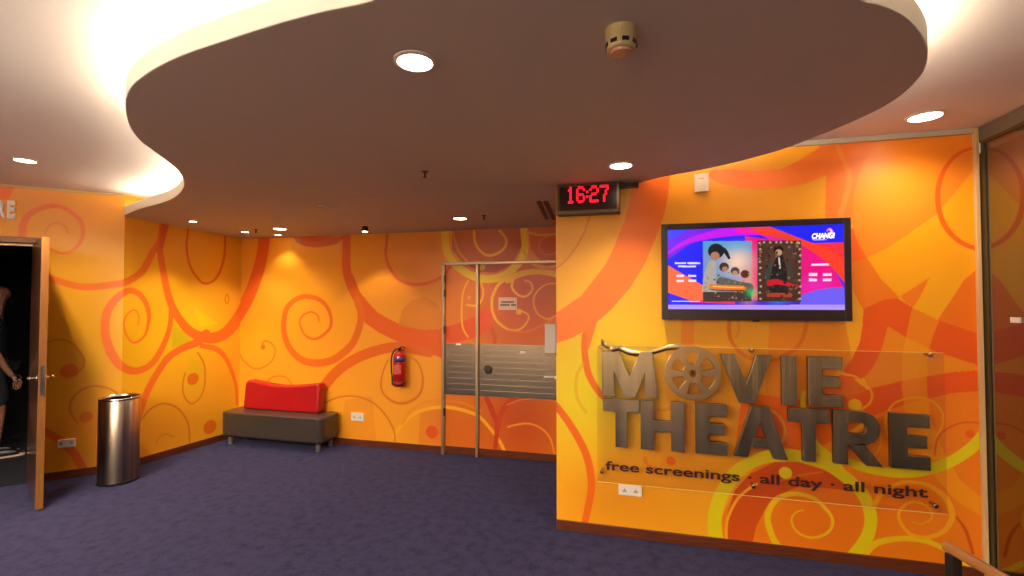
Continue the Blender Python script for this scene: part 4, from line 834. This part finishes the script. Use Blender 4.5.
fit(link('hose', T(hp, [.0075] * (len(hp) - 8) + [.012] * 8, 10), M_BLACK, smooth=True), fe)
for bm in (B(ex - .02, ey + .045, ezb + eh * .5, ex + .02, YF - .001, ezb + eh * .62), B(ex - .03, ey + er - .03, ezb - .012, ex + .03, YF - .001, ezb - .004)): fit(link('bracket', bm, M_BLACK), fe)
fit(link('seal_tag', B(ex + .05, ey - .012, zt_ - .05, ex + .075, ey - .010, zt_ - .02), mat('tag_red', (190, 80, 60), .5)), fe)

# ------------------------------------------------------------------ handrail at the lower right
r0 = on_z(953, 549, .92); r1 = on_z(1002, 577, .92); dv = (r1 - r0).normalized(); r1 = r0 + dv * .9
hr = empty('handrail', (r0.x, r0.y, 0), math.atan2(dv.y, dv.x), 'wooden topped handrail with a dark metal post at the lower right', 'handrail')
o = link('post', B(-.013, -.013, .0, .013, .013, .905), mat('post_dark', (58, 50, 40), .4, .7), bevel=.002); o.parent = hr
o = link('post', B(.80, -.013, .0, .826, .013, .905), mat('post_dark', (58, 50, 40), .4, .7), bevel=.002); o.parent = hr
bm = bmesh.new(); prism(bm, rrect(-.012, .905, .012, .93, .008, 4), -.02, .9, lambda x, y, d: Vector((d, x, y)))
o = link('rail', bm, mat('rail_wood', (150, 96, 48), .35, noise=.15, nscale=6, stretch=(1, 14, 14))); o.parent = hr

# ------------------------------------------------------------------ lamps
def lamp_on(px, py, z=None):
    if z is None:
        z = 2.40
        for _ in range(6): p_ = on_z(px, py, z); z = zl(p_.y)
    return on_z(px, py, z)
def downlight(px, py, r, power, label, z=None, size=75, blend=.6, aim=None, group='recessed ceiling downlights', col=(1, .88, .72), glow=M_LAMP):
    p_ = lamp_on(px, py, z); e = empty('downlight', p_, 0, label, 'ceiling light', group)
    bm = L([(r * 1.22, 0), (r * 1.22, -.004), (r * 1.02, -.008), (r, -.003), (r, 0)], n=32)
    o = link('trim_ring', bm, mat('ring_white', (230, 210, 190), .4)); o.parent = e
    o = link('lamp_disc', L([(r * .98, -.0035), (r * .98, -.0065), (r * .6, -.0075)], n=32), glow); o.parent = e
    l = bpy.data.lights.new('spot', 'SPOT'); l.energy = power; l.color = col; l.spot_size = math.radians(size); l.spot_blend = blend; l.shadow_soft_size = r * .7
    lo = bpy.data.objects.new('spot', l); C.objects.link(lo); lo.parent = e; lo.location = (0, 0, -.012)
    if aim is not None: lo.rotation_euler = (Vector(aim) - p_).to_track_quat('-Z', 'Y').to_euler()
    return e
G1 = 'recessed downlights in the dropped ceiling'
downlight(415, 61, .058, P_MAIN, 'large bright downlight in the dropped ceiling, nearest to the viewer', size=120, blend=1)
downlight(621, 165, .062, P_MAIN, 'bright downlight in the dropped ceiling just above the red digital clock', size=115, blend=1)
downlight(460, 218, .058, P_MAIN * .7, 'bright downlight in the dropped ceiling before the back door', size=110, blend=1)
downlight(280, 228.5, .060, P_MAIN * .6, 'wide downlight in the dropped ceiling above the bench, larger of the close pair', size=110, blend=1)
downlight(925, 116, .072, P_UP, 'bright downlight in the upper ceiling near the top right of the sign wall', z=ZU, size=150, blend=1)
downlight(25, 160, .058, P_UP * 5.2, 'bright downlight in the upper ceiling above the open theatre door', z=ZU, size=150, blend=1)
WC = (1, .90, .74)
p = lamp_on(193, 221); downlight(193, 221, .032, P_WASH * 1.3, 'small spot by the left wall, nearest to the curved ceiling edge', size=92, blend=.6, group='small wall washing spots', col=WC)
p = lamp_on(245, 231.5); downlight(245, 231.5, .034, P_WASH, 'small spot in the ceiling at the corner of left and back walls', size=92, blend=.6, group='small wall washing spots', col=WC)
p = lamp_on(278, 234.5); downlight(278, 234.5, .034, P_WASH * .42, 'small spot close to the back wall above the bench, smaller of the close pair', size=100, blend=.6, group='small wall washing spots', col=WC)
# surface spot with its dark can
p = lamp_on(365, 226.5)
tk = empty('surface_spotlight', p, 0, 'small dark can spotlight hanging from the ceiling by the back wall', 'spotlight')
o = link('can', L([(.02, 0), (.03, -.006), (.03, -.05), (.026, -.052)], n=24), mat('can_dark', (70, 48, 34), .4, .5)); o.parent = tk
o = link('lamp_disc', L([(.0255, -.0515), (.0255, -.056)], n=24), M_LAMP); o.parent = tk
l = bpy.data.lights.new('spot', 'SPOT'); l.energy = P_WASH * .65; l.color = WC; l.spot_size = math.radians(96); l.spot_blend = .35; l.shadow_soft_size = .02
lo = bpy.data.objects.new('spot', l); C.objects.link(lo); lo.parent = tk; lo.location = (0, 0, -.06)

# room light from the rest of the foyer: unseen fill panels added behind the viewer
def fill_panel(x, y, sx, sy, power, label):
    e = empty('added_fill_panel', (x, y, 2.2), 0, label, 'ceiling light')
    for dx in (-.4, .4): o = link('hanger', T([(dx, 0, 0), (dx, 0, ZU - 2.2)], .004, 8), M_BLACK); o.parent = e
    o = link('panel', B(-sx / 2, -sy / 2, -.02, sx / 2, sy / 2, -.002), mat('panel_white', (240, 230, 215), .5)); o.parent = e
    l = bpy.data.lights.new('area', 'AREA'); l.shape = 'RECTANGLE'; l.size = sx; l.size_y = sy; l.energy = power; l.color = (1, .94, .84)
    lo = bpy.data.objects.new('area', l); C.objects.link(lo); lo.parent = e; lo.location = (0, 0, -.025)
    l2 = l.copy(); l2.energy = power * .95; lo = bpy.data.objects.new('area', l2); C.objects.link(lo); lo.parent = e; lo.location = (0, 0, .004); lo.rotation_euler = (math.pi, 0, 0)
fill_panel(-.6, -1.2, 1.6, .8, P_FILL, 'unseen suspended panel added as fill light behind the viewer')
fill_panel(-2.9, -.9, 1.6, .8, P_FILL * 2.2, 'unseen suspended panel added as fill light at the far left of the foyer')

# ------------------------------------------------------------------ ceiling fittings
p = on_z(621, 46, ZS); p = on_z(621, 30, ZS)
sd = empty('smoke_detector', p, 0, 'cream cylindrical smoke detector with dark slots under the dropped ceiling', 'smoke detector')
o = link('body', L([(.046, 0), (.045, -.04), (.042, -.058), (.036, -.064)], n=32), mat('aged_cream', (190, 172, 120), .5), smooth=False); o.parent = sd
for k in range(8):
    M = Matrix.Rotation(math.radians(45 * k + 18), 4, 'Z'); bm = bmesh.new(); box(bm, .0415, -.010, -.053, .0455, .010, -.042, M)
    o = link('slot', bm, M_BLACK); o.parent = sd
o = link('sensor_cap', L([(.032, -.064), (.030, -.072), (.012, -.076)], n=28), mat('cap_pink', (200, 150, 110), .4)); o.parent = sd
for i, (x, y, lab) in enumerate(((425, 171.5, 'small dark sprinkler head in the middle of the dropped ceiling'), (256, 229.5, 'tiny dark sprinkler head in the ceiling near the left corner'), (484, 215.5, 'small dark sprinkler head right of the downlight by the back door'))):
    p = lamp_on(x, y); e = empty('sprinkler', p, 0, lab, 'sprinkler')
    o = link('stem', L([(.022, 0), (.02, -.004), (.006, -.006), (.006, -.035)], n=16), mat('brass_dark', (80, 52, 34), .4, .7)); o.parent = e
    o = link('deflector', L([(.012, -.035), (.012, -.038)], n=12), mat('brass_dark', (80, 52, 34), .4, .7)); o.parent = e
p = lamp_on(326, 207); e = empty('ceiling_speaker', p, 0, 'small flat round plate in the dropped ceiling above the bench', 'ceiling plate')
o = link('plate', L([(.07, 0), (.068, -.006), (.05, -.008)], n=32), M_SOFF); o.parent = e
o = link('nub', L([(.012, -.008), (.01, -.018)], (-.05, 0, 0), n=12), mat('nub', (210, 170, 130), .4)); o.parent = e
p = on_z(149, 183.5, ZU); tag(link('ceiling_screw', L([(.012, 0), (.011, -.005), (.005, -.008)], p, 12), mat('grey_dot', (130, 120, 110), .5)), 'tiny grey dot fixing on the bright upper ceiling beside the curve', 'fixing')
# air grille
p0, p1 = lamp_on(537, 202), lamp_on(554, 220)
gr = empty('air_grille', ((p0.x + p1.x) / 2, (p0.y + p1.y) / 2, p0.z), 0, 'dark slotted linear air grille in the ceiling left of the clock', 'air vent')
bm = bmesh.new()
for k in range(2):
    a = lamp_on(538.5 + 7 * k, 201); b = lamp_on(547 + 7 * k, 219)
    d = (b - a).normalized(); n_ = Vector((-d.y, d.x, 0)) * .018
    for q in ((a, b),):
        vs_ = [bm.verts.new(c) for c in (a + n_ + Vector((0, 0, .0)), b + n_, b - n_, a - n_)]; vt_ = [bm.verts.new(v.co - Vector((0, 0, .006))) for v in vs_]
        bm.faces.new(vs_); bm.faces.new(vt_[::-1])
        for i in range(4): bm.faces.new((vs_[i], vs_[(i + 1) % 4], vt_[(i + 1) % 4], vt_[i]))
fit(link('slot', bm, M_BLACK), gr)

# ------------------------------------------------------------------ person beyond the doorway
pf = on_z(-5, 457, 0)
pr = empty('person', (pf.x, pf.y, 0), math.radians(58), 'person in dark shirt, shorts and shoes standing in the dark doorway', 'person')
def skinned(name, V, E_, R, m, lvl=2):
    me = bpy.data.meshes.new(name); me.from_pydata(V, E_, []); o = bpy.data.objects.new(name, me); C.objects.link(o); o.parent = pr
    o.modifiers.new('skin', 'SKIN'); sv = me.skin_vertices[0].data
    for i, r in enumerate(R): sv[i].radius = r if isinstance(r, tuple) else (r, r); sv[i].use_root = (i == 0)
    s = o.modifiers.new('sub', 'SUBSURF'); s.levels = lvl; s.render_levels = lvl; me.materials.append(m); return o
# facing +x; x forward, y left
V = [(-.05, 0, .95), (-.04, 0, 1.15), (-.03, 0, 1.38), (-.02, 0, 1.47), (-.005, 0, 1.56), (0, 0, 1.66), (0, 0, 1.75),
     (-.04, .10, .90), (-.01, .10, .50), (-.05, .10, .10), (-.04, -.10, .90), (.03, -.10, .50), (0, -.10, .10), (.03, -.10, .045), (.15, -.10, .03), (-.02, .10, .045), (.10, .10, .03),
     (-.03, -.17, 1.40), (-.02, -.22, 1.12), (.08, -.22, .90), (.12, -.215, .83), (-.03, .17, 1.40), (-.03, .22, 1.12), (.06, .22, .90), (.10, .215, .83), (.088, 0, 1.655)]
E_ = [(0, 1), (1, 2), (2, 3), (3, 4), (4, 5), (5, 6), (0, 7), (7, 8), (8, 9), (0, 10), (10, 11), (11, 12), (12, 13), (13, 14), (9, 15), (15, 16), (2, 17), (17, 18), (18, 19), (19, 20), (2, 21), (21, 22), (22, 23), (23, 24), (5, 25)]
R = [(.10, .07), (.10, .07), (.11, .07), .052, .052, (.08, .095), (.06, .07), .085, .055, .036, .085, .055, .036, .038, .03, .038, .03, .05, .038, .028, .026, .05, .038, .028, .026, .014]
skinned('body', V, E_, R, M_SKIN)
skinned('shirt', [(-.05, 0, .76), (-.045, 0, .95), (-.04, 0, 1.15), (-.03, 0, 1.40), (-.03, -.18, 1.40), (-.025, -.215, 1.22), (-.03, .18, 1.40), (-.028, .215, 1.22)], [(0, 1), (1, 2), (2, 3), (3, 4), (4, 5), (3, 6), (6, 7)], [(.17, .12), (.17, .12), (.165, .12), (.17, .12), .07, .06, .07, .06], M_CLOTH)
skinned('shorts', [(-.05, 0, 1.02), (-.04, .10, .85), (-.015, .10, .50), (-.04, -.10, .85), (.025, -.10, .50)], [(0, 1), (1, 2), (0, 3), (3, 4)], [(.19, .15), .115, .092, .115, .092], M_CLOTH)
skinned('hair', [(-.055, 0, 1.68), (-.035, 0, 1.765)], [(0, 1)], [(.07, .088), (.078, .085)], M_BLACK)
for y, dx in ((-.10, .03), (.10, -.02)):
    skinned('shoe', [(dx - .05, y, .045), (dx + .05, y, .045), (dx + .15, y, .035)], [(0, 1), (1, 2)], [.045, .045, .036], M_BLACK)
    bm = bmesh.new(); prism(bm, rrect(dx - .10, y - .045, dx + .19, y + .045, .044, 6), .0, .022, lambda x, yy, d: Vector((x, yy, d))); o = link('sole', bm, mat('sole_pale', (200, 170, 150), .6)); o.parent = pr
for s in (-1, 1):       # hands: palm, four curled fingers and a thumb
    px_ = .10 + .02 * (s < 0); hv, he, hrs = [], [], []
    hv += [(px_, s * .215, .84), (px_ + .02, s * .213, .79), (px_ + .028, s * .212, .755)]; he += [(0, 1), (1, 2)]; hrs += [(.022, .022), (.034, .016), (.032, .014)]
    skinned('palm', hv, he, hrs, M_SKIN)
    for k in range(4):
        yy = (-.024 + .016 * k); ln = (.030, .036, .038, .032)[k]
        skinned('finger', [(px_ + .028 + yy, s * .212, .765), (px_ + .034 + yy, s * .208, .765 - ln), (px_ + .03 + yy, s * .198, .765 - ln * 1.7), (px_ + .022 + yy, s * .188, .765 - ln * 2.05)], [(0, 1), (1, 2), (2, 3)], [.0085, .008, .0075, .006], M_SKIN, 1)
    skinned('thumb', [(px_ + .035, s * .21, .80), (px_ + .06, s * .205, .775), (px_ + .066, s * .198, .75)], [(0, 1), (1, 2)], [.011, .009, .0075], M_SKIN, 1)
